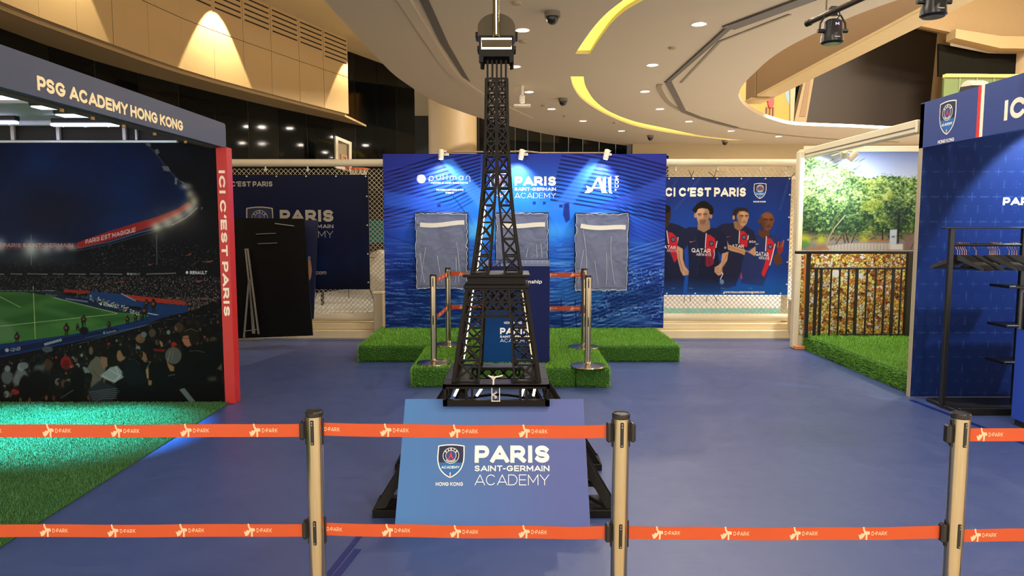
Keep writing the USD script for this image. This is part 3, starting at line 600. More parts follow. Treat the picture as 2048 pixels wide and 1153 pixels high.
for pp in (((494, 500), (512, 668)), ((498.5, 500), (520, 669)), ((501, 560), (491, 676)), ((502, 560), (509, 668))): obj('strut', MB().bar(*on(pln, *pp, off=.05), .02, .02, pln.n), STEEL, t2)
obj('crossbar', MB().bar(*on(pln, (492, 500.5), (500, 500.5), off=.05), .02, .02, pln.n), STEEL, t2); obj('crossbar', MB().bar(*on(pln, (492, 663), (516, 660), off=.055), .012, .012, pln.n), STEEL, t2)
a, c = onZ(466, 680.5, .01), onZ(526, 680.5, .01); o = obj('floor_bar', MB().bar(a, c, .05, .02), STEEL, o=a, label='grey metal bar lying on the floor below the black board', cat='metal bar')

# basketball hoop far behind the left fence
HY = 16.5; t = thing('basketball_hoop', 'white framed basketball backboard with orange rim beyond the left fence', 'basketball hoop', onY(686, 330, HY))
hp = Plane((0, HY, 0), unit((1, .55, 0)), (0, 0, 1)); hp = Plane(onY(669, 340, HY), unit((1, 1.4, 0)), (0, 0, 1))
H = [hp.loc(*p) for p in [(668.5, 336), (700.5, 345), (700.5, 285), (668.5, 272)]]; HB = sg.Polygon(H)
FRM = mat('hoop_white', (232, 222, 200), .5); 
obj('frame', MB().poly(HB.difference(HB.buffer(-.075)), hp, .05), FRM, t)
obj('pane', MB().poly(HB.buffer(-.07), hp, .012, .01), usdkit.material(stage, '/World/Looks/clear_pane', {'f': ('fresnel', {'IOR': 1.5}), 't': ('transparent_bsdf', {'color': (.86, .86, .86)}), 'g': ('glossy_bsdf', {'roughness': .03}), 'm': ('mix_closure', {})}, [('f.fac', 'm.fac'), ('t.BSDF', 'm.closure1'), ('g.BSDF', 'm.closure2')], surface='m.closure'), t)
S = sg.Polygon([hp.loc(*p) for p in [(681, 333), (693, 337), (693, 312), (681, 308)]]); obj('target_square', MB().poly(S.difference(S.buffer(-.045)), hp, .014, .012), mat('hoop_square', (196, 150, 120), .5), t)
rc = hp.pt(*hp.loc(700, 336), .0) + np.array((.25, -.25, -.05)); RIM = mat('rim_orange', (214, 92, 40), .5)
obj('rim', MB().tube([rc + (.23 * math.cos(a), .23 * math.sin(a), 0) for a in np.linspace(0, 2 * math.pi, 25)], .02, 8), RIM, t); obj('bracket', MB().bar(hp.pt(*hp.loc(690, 334), .0), rc + (-.12, .12, 0), .12, .06), RIM, t)
b = MB()
for k in range(12):
    for s_ in (1, -1):
        a0, a1 = k * math.pi / 6, k * math.pi / 6 + s_ * .7; b.tube([rc + (.22 * math.cos(a0), .22 * math.sin(a0), 0), rc + (.14 * math.cos(a1), .14 * math.sin(a1), -.35)], .008, 4)
obj('net', b, FRM, t); obj('pole', MB().tube([hp.pt(*hp.loc(684, 320), -.02), hp.pt(*hp.loc(684, 320), -1.1), hp.pt(*hp.loc(684, 320), -1.5) * (1, 1, 0)], .07, 10), mat('hoop_pole', (40, 40, 40), .5), t)
# far teal board, white covered thing and bench behind the fence
sp = faceY(15.0); t = thing('court_sign', 'teal court sign with white lettering beyond the mesh left of the backdrop', 'sign', sp.pt(*sp.loc(753, 480)))
a, c = sp.loc(737, 486), sp.loc(790, 441); obj('board', MB().poly(sg.box(*a, *c), sp, .04), TEAL, t)
wordmark(t, sp, 749, 781, [('GIRL', 460, 456, .15), ('NEW', 466.5, 462, .25), ('THE', 473, 469, .2)])
cl = onY(752, 556, 12.6); pts = [cl + (x, y, z) for x, y, z in ((-.25, 0, .1), (.0, .1, .35), (.1, 0, .38), (.28, 0, .25), (.1, 0, -.05), (.28, 0, -.14), (-.2, 0, -.18), (-.05, -.1, .1), (-.28, .1, -.05))]
m = m3.Manifold.batch_hull([m3.Manifold.sphere(.13, 16).translate(tuple(map(float, p))) for p in pts]); obj('covered_stand', m.refine_to_length(.1).to_mesh() and (np.array(m.to_mesh().vert_properties[:, :3]), np.array(m.to_mesh().tri_verts)), mat('white_cloth', (232, 226, 208), .8), o=cl, smooth=60, label='crumpled white covered bundle seen through the mesh left of the backdrop', cat='bundle')
bn = onZ(752, 500, .8) * (1, 0, 0) + (0, 14.0, 0); t = thing('court_bench', 'pale low barrier bench beyond the fence left of the backdrop', 'bench', bn)
obj('panel', MB().box(bn + (-.6, -.05, .95), bn + (.9, .05, 1.24), .01), KERB, t); 
for k in range(4): obj('leg', MB().box(bn + (-.5 + .4 * k, -.04, .02), bn + (-.46 + .4 * k, .04, .95)), DARK, t)

# ------------------------------------------------------------------ turf platforms
def turf_mat(name, a, b_, rough=.6):
    return usdkit.material(stage, '/World/Looks/' + name, {'gm': ('geometry', {}), 'n': ('noise_texture', {'scale': 2.2, 'detail': 4.0}), 'r': ('mix', {'color1': lin(a), 'color2': lin(b_)}), 'v': ('mix', {'mix_type': 'multiply', 'fac': .5}), 'w': ('white_noise_texture', {}) if False else ('noise_texture', {'scale': 160.0, 'detail': 1.0}),
        'rr': ('rgb_ramp', {'ramp': [(0.3, (.25, .25, .2)), (.7, (1.6, 1.6, 1.3))]}), 'p': ('principled_bsdf', {'roughness': rough, 'specular_ior_level': .35})},
        [('gm.position', 'n.vector'), ('gm.position', 'w.vector'), ('n.fac', 'r.fac'), ('w.fac', 'rr.fac'), ('r.color', 'v.color1'), ('rr.color', 'v.color2'), ('v.color', 'p.base_color')], surface='p.BSDF')
TURF = turf_mat('turf_blades', (96, 158, 48), (134, 190, 70)); TURFBASE = mat('turf_backing', (38, 82, 16), .9, var=.5, scale=40)
def blades(P, N, n, h, w, seed):
    """n grass blades standing on points P with normals N: two-segment tapering strips."""
    r = np.random.default_rng(seed); a = r.uniform(0, 2 * math.pi, n); hh = h * r.uniform(.6, 1.15, n)
    ref = np.where(np.abs(N[:, 2:]) > .9, [[1.0, 0, 0]], [[0, 0, 1.0]]); T = np.cross(N, ref); T /= np.linalg.norm(T, axis=1, keepdims=True); B = np.cross(N, T)
    s_ = T * np.cos(a)[:, None] + B * np.sin(a)[:, None]; l = -T * np.sin(a)[:, None] + B * np.cos(a)[:, None]; k = r.uniform(.15, .75, (n, 1))
    up = N + np.where(np.abs(N[:, 2:]) < .5, [[0, 0, .25]], 0) 
    m_ = P + up * hh[:, None] * .6 + l * k * hh[:, None] * .25; tip = P + up * hh[:, None] + l * k * hh[:, None] * .9
    v = np.stack([P - s_ * w / 2, P + s_ * w / 2, m_ + s_ * w * .4, m_ - s_ * w * .4, tip], 1).reshape(-1, 3); o = (np.arange(n) * 5)[:, None]
    f = np.concatenate([o + [0, 1, 2], o + [0, 2, 3], o + [3, 2, 4]], 1).reshape(-1, 3); return v, f
def faces_points(faces, dens, seed):
    r = np.random.default_rng(seed); P, N = [], []
    for o, a, b_ in faces:
        o, a, b_ = (np.array(q, float) for q in (o, a, b_)); c = np.cross(a, b_); n = int(np.linalg.norm(c) * dens); st = r.random((n, 2)); P.append(o + st[:, :1] * a + st[:, 1:] * b_); N.append(np.tile(unit(c), (n, 1)))
    return np.vstack(P), np.vstack(N)
def turf_block(name, lab, lo, hi, dens, sides, seed, h=.026, w=.0042):
    lo, hi = np.array(lo, float), np.array(hi, float); d = hi - lo; t = thing(name, lab, 'turf platform', ((lo[0] + hi[0]) / 2, (lo[1] + hi[1]) / 2, lo[2]))
    obj('base', MB().box(lo, hi - (0, 0, .0), .02), TURFBASE, t)
    fs = [((lo[0], lo[1], hi[2]), (d[0], 0, 0), (0, d[1], 0))]
    if 'f' in sides: fs.append((lo, (d[0], 0, 0), (0, 0, d[2])))
    if 'l' in sides: fs.append(((lo[0], hi[1], lo[2]), (0, -d[1], 0), (0, 0, d[2])))
    if 'r' in sides: fs.append(((hi[0], lo[1], lo[2]), (0, d[1], 0), (0, 0, d[2])))
    P, N = faces_points(fs, dens, seed); v, f = blades(P, N, len(P), h, w, seed)
    v[:, 2] = np.maximum(v[:, 2], lo[2] + .002)
    obj('turf', (v, f), TURF, t, kind='stuff'); return t
PZ = .2
turf_block('turf_platform', 'wide low platform covered in artificial grass under the blue backdrop', (-1.82, 8.2, 0), (1.99, 9.7, PZ - .01), 7000, 'flr', 1)
turf_block('turf_platform', 'narrow front platform of artificial grass carrying the blue plinth', (-1.0, 6.9, 0), (.635, 8.19, PZ - .01), 9000, 'fl', 2)
turf_block('turf_platform', 'small grass covered end block right of the platform seam, under the nearer right post', (.642, 6.9, 0), (.975, 8.19, PZ - .01), 9000, 'fr', 3)

# ------------------------------------------------------------------ the blue backdrop
BYY = 9.6; pl = faceY(BYY); ub0, vb1 = pl.loc(766, 308); ub1, _ = pl.loc(1333, 308)
ub0, ub1 = pl.loc(767, 400)[0], pl.loc(1331.5, 400)[0]
BD = thing('backdrop_wall', 'large blue backdrop wall printed with a stadium, standing on the turf', 'backdrop', pl.pt((ub0 + ub1) / 2, PZ))
obj('panel', MB().box((ub0, BYY, PZ), (ub1, BYY + .1, vb1)), mat('backdrop_side', (40, 40, 90), .5), BD)
K = Print(pl, ub0, ub1, PZ, vb1, .0068, (30, 66, 170))
X, Y = K.X, K.Y
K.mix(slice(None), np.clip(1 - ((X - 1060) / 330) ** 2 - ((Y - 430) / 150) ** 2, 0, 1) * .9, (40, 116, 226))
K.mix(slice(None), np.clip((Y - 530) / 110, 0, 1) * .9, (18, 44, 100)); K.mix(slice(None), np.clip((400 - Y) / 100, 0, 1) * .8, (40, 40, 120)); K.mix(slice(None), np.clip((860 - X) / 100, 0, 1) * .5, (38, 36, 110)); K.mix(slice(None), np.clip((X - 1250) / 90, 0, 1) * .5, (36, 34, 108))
# roof louvres, fanning in from both upper corners
for k in range(15):
    y0 = 318 + 8 * k; K.line([(767, y0 + 30), (880 + 2 * k, y0 + 2 - 8), (960, y0 - 22 - k)], 3.2, (18, 18, 64), .75 if k < 12 else .4); K.line([(1333, y0 + 14), (1250 - k, y0 - 8), (1130 - 2 * k, y0 - 30)], 3.4, (18, 18, 64), .75); K.line([(1333, y0 + 70), (1265, y0 + 40), (1200 + 3 * k, y0 + 14)], 2.2, (28, 34, 110), .6)
    K.line([(767, 340 + 7 * k), (840 + 3 * k, 330 + 7 * k)], 2, (60, 62, 150), .5)
K.poly([(880, 318), (905, 318), (1000, 420), (960, 420)], (60, 120, 220), .8, 3); K.poly([(1100, 420), (1180, 318), (1200, 318), (1140, 420)], (56, 110, 214), .7, 3); K.poly([(767, 382), (850, 395), (940, 428), (767, 412)], (44, 84, 190), .8, 4); K.poly([(1333, 350), (1230, 400), (1160, 428), (1333, 396)], (44, 70, 170), .7, 4)
for x, y in ((874, 409), (962, 395), (1010, 402), (1065, 404), (1085, 404), (1118, 410), (1131, 412)): K.poly([(x, y), (x + 7, y - 1), (x + 7, y + 5), (x + 1, y + 6)], (24, 44, 120), .9)
K.poly([(1128, 408), (1138, 405), (1140, 440), (1132, 446), (1126, 430)], (26, 40, 110), .9, 1); K.line([(903, 388), (930, 425)], 1.6, (24, 40, 120))
for k in range(9): K.line([(768, 425 + 5 * k), (835, 432 + 3.2 * k)], 1.6, (88, 104, 196), .45 if k % 2 else .15)
K.ell(1000, 462, 130, 22, (70, 160, 226), .7, .6); K.poly([(940, 452), (1060, 452), (1058, 470), (940, 472)], (90, 176, 232), .5, 4)
K.mix(slice(None), .55 * np.clip(1 - np.abs(Y - 497) / 26, 0, 1) * (K.noise(.05, .25, 5) > .45), (30, 60, 140)); K.ell(1240, 462, 60, 20, (40, 60, 170), .5, .6)
n = K.noise(.03, .4, 9); K.mix(slice(None), np.clip((Y - 470) / 60, 0, 1) * np.clip((n - .52) * 4, 0, .6), (92, 150, 214)); K.mix(slice(None), np.clip((Y - 490) / 60, 0, 1) * np.clip((.45 - n) * 4, 0, .7), (10, 30, 80))
for k in range(20):                                                  # seat rows curving down both sides
    y0 = 508 + 7.6 * k; K.line([(767, y0 + 2), (820, y0 + 10 + k * .3), (900, y0 + 30 + k), (960, y0 + 60)], 1.5, (14, 40, 92), .6); K.line([(1333, y0 - 30), (1270, y0 - 12), (1200, y0 + 14), (1130, y0 + 34)], 1.9, (96, 156, 214) if k % 3 else (150, 190, 226), .3); K.line([(1333, y0 - 26), (1270, y0 - 8), (1200, y0 + 18), (1130, y0 + 38)], 1.9, (10, 30, 82), .4)
r = np.random.default_rng(4)
for k in range(700): x, y = r.uniform(1150, 1333), r.uniform(540, 640); K.ell(x, y, 1.6, 1.1, (10, 26, 70) if k % 3 else (120, 170, 220), .6, .5)
for k in range(500): x, y = r.uniform(767, 880), r.uniform(520, 650); K.ell(x, y, 1.4, 1.0, (10, 30, 76), .6, .5)
K.poly([(860, 500), (985, 512), (985, 545), (850, 530)], (40, 110, 196), .55, 5); K.line([(985, 520), (1140, 530)], 2, (110, 180, 232), .5); K.line([(770, 470), (860, 500)], 2, (24, 40, 110), .6)
K.poly([(1120, 560), (1215, 575), (1200, 606), (1100, 600)], (44, 120, 196), .4, 6); K.poly([(1215, 600), (1320, 560), (1320, 600), (1222, 622)], (12, 34, 84), .6, 4)
for x in (1000, 1122, 1150): K.line([(x, 600), (x + 3, 656)], 2.2, (10, 26, 66), .8)
K.line([(930, 612), (1180, 618)], 2.0, (12, 30, 74), .8); K.poly([(1222, 636), (1300, 630), (1300, 644), (1226, 650)], (44, 84, 150), .5, 4)
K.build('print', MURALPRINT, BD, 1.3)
# logos on the backdrop
wordmark(BD, pl, 1029, 1112, [('PARIS', 372, 353, .27), ('SAINT-GERMAIN', 382, 375, .24), ('ACADEMY', 397, 386, .09)]); crest(BD, pl, 1000, 370, 48, None, False)
def stroke(paths, w): return unary_union([sg.LineString(p).buffer(w / 2, cap_style='round') for p in paths])
A_ = arcpts; pw = [A_((862.5, 357), (4.3, 4.0), 0, 360, 20), [(858.2, 357), (858.6, 363)], A_((877, 356), (3.8, 3.6), 180, 360, 10)[::-1], [(873.2, 356), (873.2, 352.6)], [(880.8, 356), (880.8, 352.6)], [(886.5, 350), (886.5, 359)], [(894, 350), (894, 359)],
    [(900.5, 359), (900.5, 355.5)] + A_((903.5, 355.5), (3, 3), 180, 0, 8) + [(906.5, 359)], [(906.5, 355.5)] + A_((909.3, 355.5), (2.8, 3), 180, 0, 8) + [(912.1, 359)], A_((922, 356), (4.0, 3.7), 0, 360, 20), [(926, 352.6), (926, 359.6)], [(932.4, 359)] + A_((936, 355.6), (3.6, 3.2), 180, 0, 10) + [(939.6, 359), (939.9, 364)]]
pw = [[(x, 2 * 356 - y) if len(p) > 12 and abs(p[0][0] - p[-1][0]) < .1 else (x, y) for x, y in p] for p in pw]
def flip_arcs(P):  # arcs were given with y up; the page's y runs down
    return P
def page(pl, P): return sa.affine_transform(P, [1, 0, 0, 1, 0, 0])
def px_shape(pl, P):
    return shapely.transform(P, lambda q: np.array([pl.loc(a, b_) for a, b_ in q]))
# u and the two n-shapes: arcs above their stems (screen y down)
pw = [A_((862.5, 357), (4.3, 4.0), 0, 360, 20), [(858.2, 357), (858.6, 363)], [(873.2, 352.4), (873.2, 355.8)] + A_((877, 355.6), (3.8, 3.4), 180, 0, 10) + [(880.8, 352.4)], [(886.5, 350), (886.5, 359)], [(894, 350), (894, 359)],
      [(900.5, 359), (900.5, 355.8)] + A_((903.5, 355.6), (3, 3), 180, 360, 8) + [(906.5, 359)], [(906.5, 355.8)] + A_((909.3, 355.6), (2.8, 3), 180, 360, 8) + [(912.1, 359)], A_((922, 356), (4.0, 3.7), 0, 360, 20), [(926, 352.6), (926, 359.6)], [(932.4, 359), (932.4, 355.8)] + A_((936, 355.6), (3.6, 3.2), 180, 360, 10) + [(939.6, 359), (939.9, 364)]]
logo = stroke(pw, 1.15)
disc = ell(842.5, 358, 9, 9); bars = unary_union([sg.LineString([(842.5 - 15 + k * 3.0 - 9, 358 + 9), (842.5 - 15 + k * 3.0 + 9, 358 - 9)]).buffer(.55) for k in range(11)])
obj('logo_lettering', MB().poly(px_shape(pl, logo), pl, .001, .003), WHITE_PRINT, BD); obj('logo_disc', MB().poly(px_shape(pl, disc.intersection(bars)), pl, .001, .003), WHITE_PRINT, BD)
wordmark(BD, pl, 862, 936, [('HOTELS AND RESORTS', 368, 364.6, .2)]); wordmark(BD, pl, 872, 927, [('THE PARK LANE HONG KONG', 382, 378.4, .2)])
cj = unary_union([sg.box(891 + 4.3 * k + a, 384 + b_, 891 + 4.3 * k + a + w_, 384 + b_ + h_) for k in range(4) for a, b_, w_, h_ in ((0, .2, 3.4, .6), (0, 1.6, 3.4, .6), (.2, 3.2, 3.0, .6), (1.4, 0, .6, 4), ((.2, 2.6)[k % 2], 1.5, .5, 2.4))])
obj('small_lettering', MB().poly(px_shape(pl, cj), pl, .001, .003), WHITE_PRINT, BD)
al = unary_union([sg.Polygon([(1176, 386), (1181, 380), (1195, 353), (1200, 353), (1210.5, 387), (1204, 387), (1201, 378), (1187, 378), (1183, 384)]).difference(sg.Polygon([(1189, 374), (1196, 361), (1200, 374)])), sg.Polygon([(1170, 386), (1175, 379), (1173, 372), (1181, 376), (1185, 381), (1178, 386)]).buffer(.6), sg.Polygon([(1205, 357), (1211, 353), (1212, 383), (1216, 387), (1209, 387), (1206, 384)]), sg.Polygon([(1216.5, 356), (1222.5, 352.5), (1223, 384), (1225, 387.5), (1219, 387), (1217, 384)])])
obj('logo_lettering', MB().poly(px_shape(pl, al), pl, .001, .003), WHITE_PRINT, BD)
com = sa.affine_transform(fit(lettering('COM', .22), 0, 0, 1, 1), [0, -7.5, -22.5, 0, 1237.5, 0]); com = sa.affine_transform(fit(lettering('COM', .22), 0, 0, 1, 1), [0, 8.5, -24, 0, 1229, 376])
obj('logo_lettering', MB().poly(px_shape(pl, unary_union([com, ell(1231, 380, 2, 2)])), pl, .001, .003), WHITE_PRINT, BD)
# covered screens
TVS = mat('tv_bezel', (12, 12, 15), .3); TVG = mat('tv_film_grey', (66, 76, 116), .3, spec=.6, var=.06, scale=3)
film = usdkit.material(stage, '/World/Looks/wrapping_film', {'g': ('geometry', {}), 'n': ('noise_texture', {'scale': 9.0, 'detail': 6.0, 'distortion': 1.5}), 'b': ('bump', {'strength': .5, 'distance': .02}), 't': ('transparent_bsdf', {'color': (.93, .93, .95)}), 'p': ('principled_bsdf', {'base_color': lin((146, 158, 192)), 'roughness': .2, 'specular_ior_level': .9}), 'm': ('mix_closure', {'fac': .30})}, [('g.position', 'n.vector'), ('n.fac', 'b.height'), ('b.normal', 'p.normal'), ('t.BSDF', 'm.closure1'), ('p.BSDF', 'm.closure2')], surface='m.closure')
TAPEW = mat('clear_tape', (212, 208, 194), .25, spec=.8, var=.1, scale=30); FOLD = mat('film_fold', (208, 212, 222), .2, spec=.8)
def screen(name, x0, y0, x1, y1, lab, side, seed):
    a, c = pl.loc(x0, y1), pl.loc(x1, y0); t = thing(name, lab, 'screen', pl.pt((a[0] + c[0]) / 2, a[1], .05), 'film wrapped screens on the backdrop'); r = np.random.default_rng(seed)
    obj('body', MB().box(pl.pt(*a, .004), pl.pt(*c, .06), .008), TVS, t); bz = .024
    obj('display', MB().box(pl.pt(a[0] + bz, a[1] + bz, .0595), pl.pt(c[0] - bz, c[1] - bz, .062)), TVG, t)
    nx, nz = 60, 90; U, V = np.meshgrid(np.linspace(a[0] + bz * .5, c[0] - bz * .95, nx), np.linspace(a[1] - .022, c[1] - bz * .95, nz)); w_ = .066 + .016 * meshkit.fbm(np.stack([U * 7, V * 5, U * 0 + seed], -1), 4, seed) + .007 * np.abs(np.sin(9 * U + 4 * V + seed))
    ed = np.minimum(np.minimum(U - U.min(), U.max() - U), np.minimum(V - V.min(), V.max() - V)); w_ = w_ + .02 * np.exp(-ed / .03) * meshkit.fbm(np.stack([U * 30, V * 30, U * 0], -1), 3, seed)
    W = pl.pt(U.ravel(), V.ravel()) + np.outer(w_.ravel(), pl.n); i, j = np.meshgrid(np.arange(nz - 1), np.arange(nx - 1), indexing='ij'); q = (i * nx + j).ravel()
    obj('plastic_film', (W, np.vstack([np.stack([q, q + 1, q + nx + 1], 1), np.stack([q, q + nx + 1, q + nx], 1)])), film, t, smooth=True)
    w0, h0 = c[0] - a[0], c[1] - a[1]; tp = [(a[0] + w0 * f, c[1] - h0 * (.155 + .02 * math.sin(f * 5) + .03 * f * (seed % 3))) for f in np.linspace(.1, .93, 9)]
    obj('tape_strip', MB().poly(sg.LineString(tp).buffer(.03, cap_style='flat'), pl, .001, .1), TAPEW, t)
    for k in range(5):
        u = a[0] + w0 * r.uniform(.1, .9); pts = [pl.pt(u + .06 * math.sin(2.2 * f + k) * (1 if k % 2 else -1), a[1] + h0 * (.06 + .72 * f), .093) for f in np.linspace(0, r.uniform(.4, 1), 10)]; obj('film_fold', MB().tube(pts, .0022, 5), FOLD, t)
    b = MB(); loop = [(a[0] + bz * .6, a[1] - .02), (c[0] - bz, a[1] - .02), (c[0] - bz * .8, c[1] - bz), (a[0] + bz * .5, c[1] - bz), (a[0] + bz * .6, a[1] - .02)]
    for k in range(4):
        p, q_ = np.array(loop[k]), np.array(loop[k + 1]); b.tube([pl.pt(*(p + (q_ - p) * f + r.normal(0, .006, 2)), .085 + r.normal(0, .006)) for f in np.linspace(0, 1, 22)], .0035, 5)
    obj('film_edge', b, FOLD, t)
screen('wrapped_screen', 833, 425, 937, 573, 'film wrapped portrait screen at the left of the backdrop, behind the left posts', -1, 3)
screen('wrapped_screen', 992, 425, 1097, 573, 'film wrapped portrait screen at the middle, partly behind the tower and plinth', 0, 4)
screen('wrapped_screen', 1148, 426, 1257, 577, 'film wrapped portrait screen at the right of the backdrop', 1, 5)
# lamps along the top of the backdrop
LAMPW = mat('lamp_white', (236, 228, 208), .4)
for px, dx, lab in ((882, .0, 'small white spotlight clipped to the backdrop top above the left logo'), (1043, .04, 'small white spotlight clipped to the backdrop top right of the tower'), (1213, .05, 'small white spotlight clipped to the backdrop top above the right logo')):
    c = onY(px, 309, 9.42); t = thing('backdrop_spotlight', lab, 'spotlight', c + (0, .12, .05), 'white spotlights on the backdrop top'); ax = unit((dx * 4, .12, .9))
    obj('housing', MB().tube([c - ax * .065, c - ax * .055, c + ax * .06, c + ax * .065], [.03, .036, .036, .03], 20), LAMPW, t, smooth=40)
    obj('lens', MB().cyl(c - ax * .068, c - ax * .064, .03, 16), mat('led_white', (240, 246, 255), .4, emit=2, ecol=(200, 220, 255)), t); obj('arm', MB().tube([c + ax * .03, c + (.06, .05, .05), c + (.05, .2, .03)], .009, 8), LAMPW, t); obj('clip', MB().box(c + (.02, .14, -.005), c + (.09, .3, .03), .006), LAMPW, t)
    spot(t.path + '/beam', c - ax * .09, (c[0] - dx * 3 , 9.66, c[2] - .62), LAMPS['stage'], COOL, 62, .02, .9)
b = MB().tube([onY(905, 304, 9.75), onY(1000, 304, 9.75), onY(1052, 303, 9.75), onY(1080, 306, 9.75), onY(1215, 306, 9.75)], .012, 8); t = obj('cable', b, mat('cable_beige', (150, 130, 110), .5), o=onY(1000, 304, 9.75), label='beige cable running along the top of the blue backdrop', cat='cable')
# ================================================================== PLINTH, POSTS AND BELTS, TOWER, FRONT BOARD
PY = 7.14; pl = faceY(PY); x0, x1 = -.3, pl.loc(1099.5, 640)[0]; zt = pl.loc(1090, 533)[1]; zc = pl.loc(1090, 521)[1]
t = thing('blue_plinth', 'navy display plinth with clear top standing on the turf behind the tower', 'plinth', ((x0 + x1) / 2, PY, PZ))
obj('body', MB().box((x0, PY + .003, PZ - .01), (x1, PY + .5, zt), .004), mat('plinth_navy', (34, 44, 92), .45), t)
k = Print(pl, x0 + .003, x1 - .003, PZ, zt, .02, (36, 44, 96)); k.mix(slice(None), np.clip((k.Y - 560) / 110, 0, 1) * np.clip((1075 - k.X) / 60, 0, 1), (24, 76, 140)); k.build('print', MURALPRINT, t, .7)
ACR = usdkit.material(stage, '/World/Looks/clear_acrylic', {'f': ('fresnel', {'IOR': 1.6}), 't': ('transparent_bsdf', {'color': (.80, .84, .95)}), 'g': ('glossy_bsdf', {'roughness': .02}), 'm': ('mix_closure', {})}, [('f.fac', 'm.fac'), ('t.BSDF', 'm.closure1'), ('g.BSDF', 'm.closure2')], surface='m.closure')
b = MB()
for lo, hi in (((x0, PY, zt), (x1, PY + .006, zc)), ((x0, PY + .494, zt), (x1, PY + .5, zc)), ((x0, PY, zt), (x0 + .006, PY + .5, zc)), ((x1 - .006, PY, zt), (x1, PY + .5, zc))): b.box(lo, hi)
obj('clear_cover', b, ACR, t); b = MB().box((x0, PY + .0, zc), (x1, PY + .5, zc + .004)); obj('cover_top', b, ACR, t)
wordmark(t, pl, 1000, 1057, [('PARIS', 669, 656, .27), ('SAINT-GERMAIN', 676, 671.5, .24), ('ACADEMY', 685, 678, .1)]); wordmark(t, pl, 1008, 1044, [('HONG KONG', 648.5, 643.5, .2)])
hgt = abs(pl.loc(0, 567)[1] - pl.loc(0, 560.5)[1]); m = meshkit.text_mesh('championship', hgt, .001, True); w_ = m.vertices[:, 0].max(); a = pl.pt(*pl.loc(1084, 567), .002); sc_ = .37 / w_
obj('lettering', (a + np.c_[(m.vertices[:, 0] - w_) * sc_, -m.vertices[:, 2], m.vertices[:, 1]], m.faces), WHITE_PRINT, t)

# ------------------------------------------------------------------ barrier posts
BRUSH = usdkit.material(stage, '/World/Looks/brushed_steel', {'g': ('geometry', {}), 'mp': ('mapping', {'scale': (90, 90, 1.5)}), 'n': ('noise_texture', {'scale': 3.0, 'detail': 5.0}), 'm': ('mix', {'color1': lin((172, 160, 132)), 'color2': lin((202, 190, 162))}), 'p': ('principled_bsdf', {'metallic': 1.0, 'roughness': .2})}, [('g.position', 'mp.vector'), ('mp.vector', 'n.vector'), ('n.fac', 'm.fac'), ('m.color', 'p.base_color')], surface='p.BSDF')
CAPM = mat('post_cap_black', (24, 24, 25), .35); SCREW = mat('screw_steel', (150, 145, 135), .3, metal=.8)
def make_post(loc, lab, cat='barrier post', base=True, heads=((-1, .845), (1, .845), (-1, .455), (1, .455)), rot=0, H=.92):
    x, y, z = loc; R = .0315; t = thing('barrier_post', lab, cat, loc, None, None, rot); c = np.array(loc, float)
    obj('pole', MB().lathe([(R, .012), (R, H - .012), (R * .98, H - .008)], c, 36), BRUSH, t, smooth=35)
    obj('cap', MB().lathe([(R * 1.06, H - .02), (R * 1.08, H - .012), (R * 1.08, H - .004), (R * .98, H), (R * .9, H), (R * .88, H - .003), (0, H - .003)], c, 36), CAPM, t, smooth=30)
    if base: obj('base_plate', MB().lathe([(.178, 0), (.18, .004), (.176, .012), (.13, .019), (.06, .026), (R * 1.2, .036), (R, .05)], c, 48), BRUSH, t, smooth=35)
    for zz in (.845, .455):
        o = obj('slot_cover', MB().box(c + (-.0065, -R - .0035, zz - .05), c + (.0065, -R + .002, zz + .045), .003), CAPM, t)
        for dz in (-.042, .028, .038): obj('screw', MB().cyl(c + (0, -R - .0035, zz + dz), c + (0, -R - .0055, zz + dz), .003, 8), SCREW, o)
        for s_ in (-1, 1): obj('side_rail', MB().box(c + (s_ * (R - .002), -.009, zz - .055), c + (s_ * (R + .0035), .009, zz + .05), .002), CAPM, t)
    for s_, zz in heads: obj('belt_head', MB().box(c + (s_ * (R + .003), -.0165, zz - .036), c + (s_ * (R + .023), .0165, zz + .036), .006), CAPM, t)
    return t
pL, pM, pR = onZ(628, 822, .92), onZ(1242, 826, .92), onZ(1922, 826, .92)
for p in (pL, pM, pR): p[2] = 0
FP = [(pL, 'steel barrier post standing nearest the camera on the left', ((-1, .845), (-1, .455))), (pM, 'steel barrier post at the right edge of the slanted blue front board', ((-1, .845), (1, .845), (-1, .455))), (pR, 'steel barrier post at the far right, near the blue counter', ((-1, .84), (-1, .455)))]
FP += [(onY(-300, 852, pL[1]) * (1, 1, 0), 'steel barrier post beyond the left edge, ending the belts that run out of frame', ((1, .845), (1, .455))), (pR + (1.25, .1, 0), 'steel barrier post beyond the right edge, ending the belts that run out of frame', ((-1, .83), (-1, .44)))]
for p, lab, hd in FP: make_post(p, lab, heads=hd)
RP = [onZ(868, 727, PZ), onZ(897, 690, PZ), onZ(1167, 695, PZ), onZ(1175, 733, PZ)]
RL = ['small steel barrier post at the front left of the grass platform', 'small steel barrier post behind the front left one on the grass', 'small steel barrier post at the rear right of the grass platform', 'small steel barrier post at the front right of the grass platform, before another']
for p, lab in zip(RP, RL): make_post(p, lab, heads=())
BELT = mat('belt_orange', (196, 76, 26), .55, var=.05, scale=9); BPRINT = mat('belt_print', (244, 196, 160), .6)
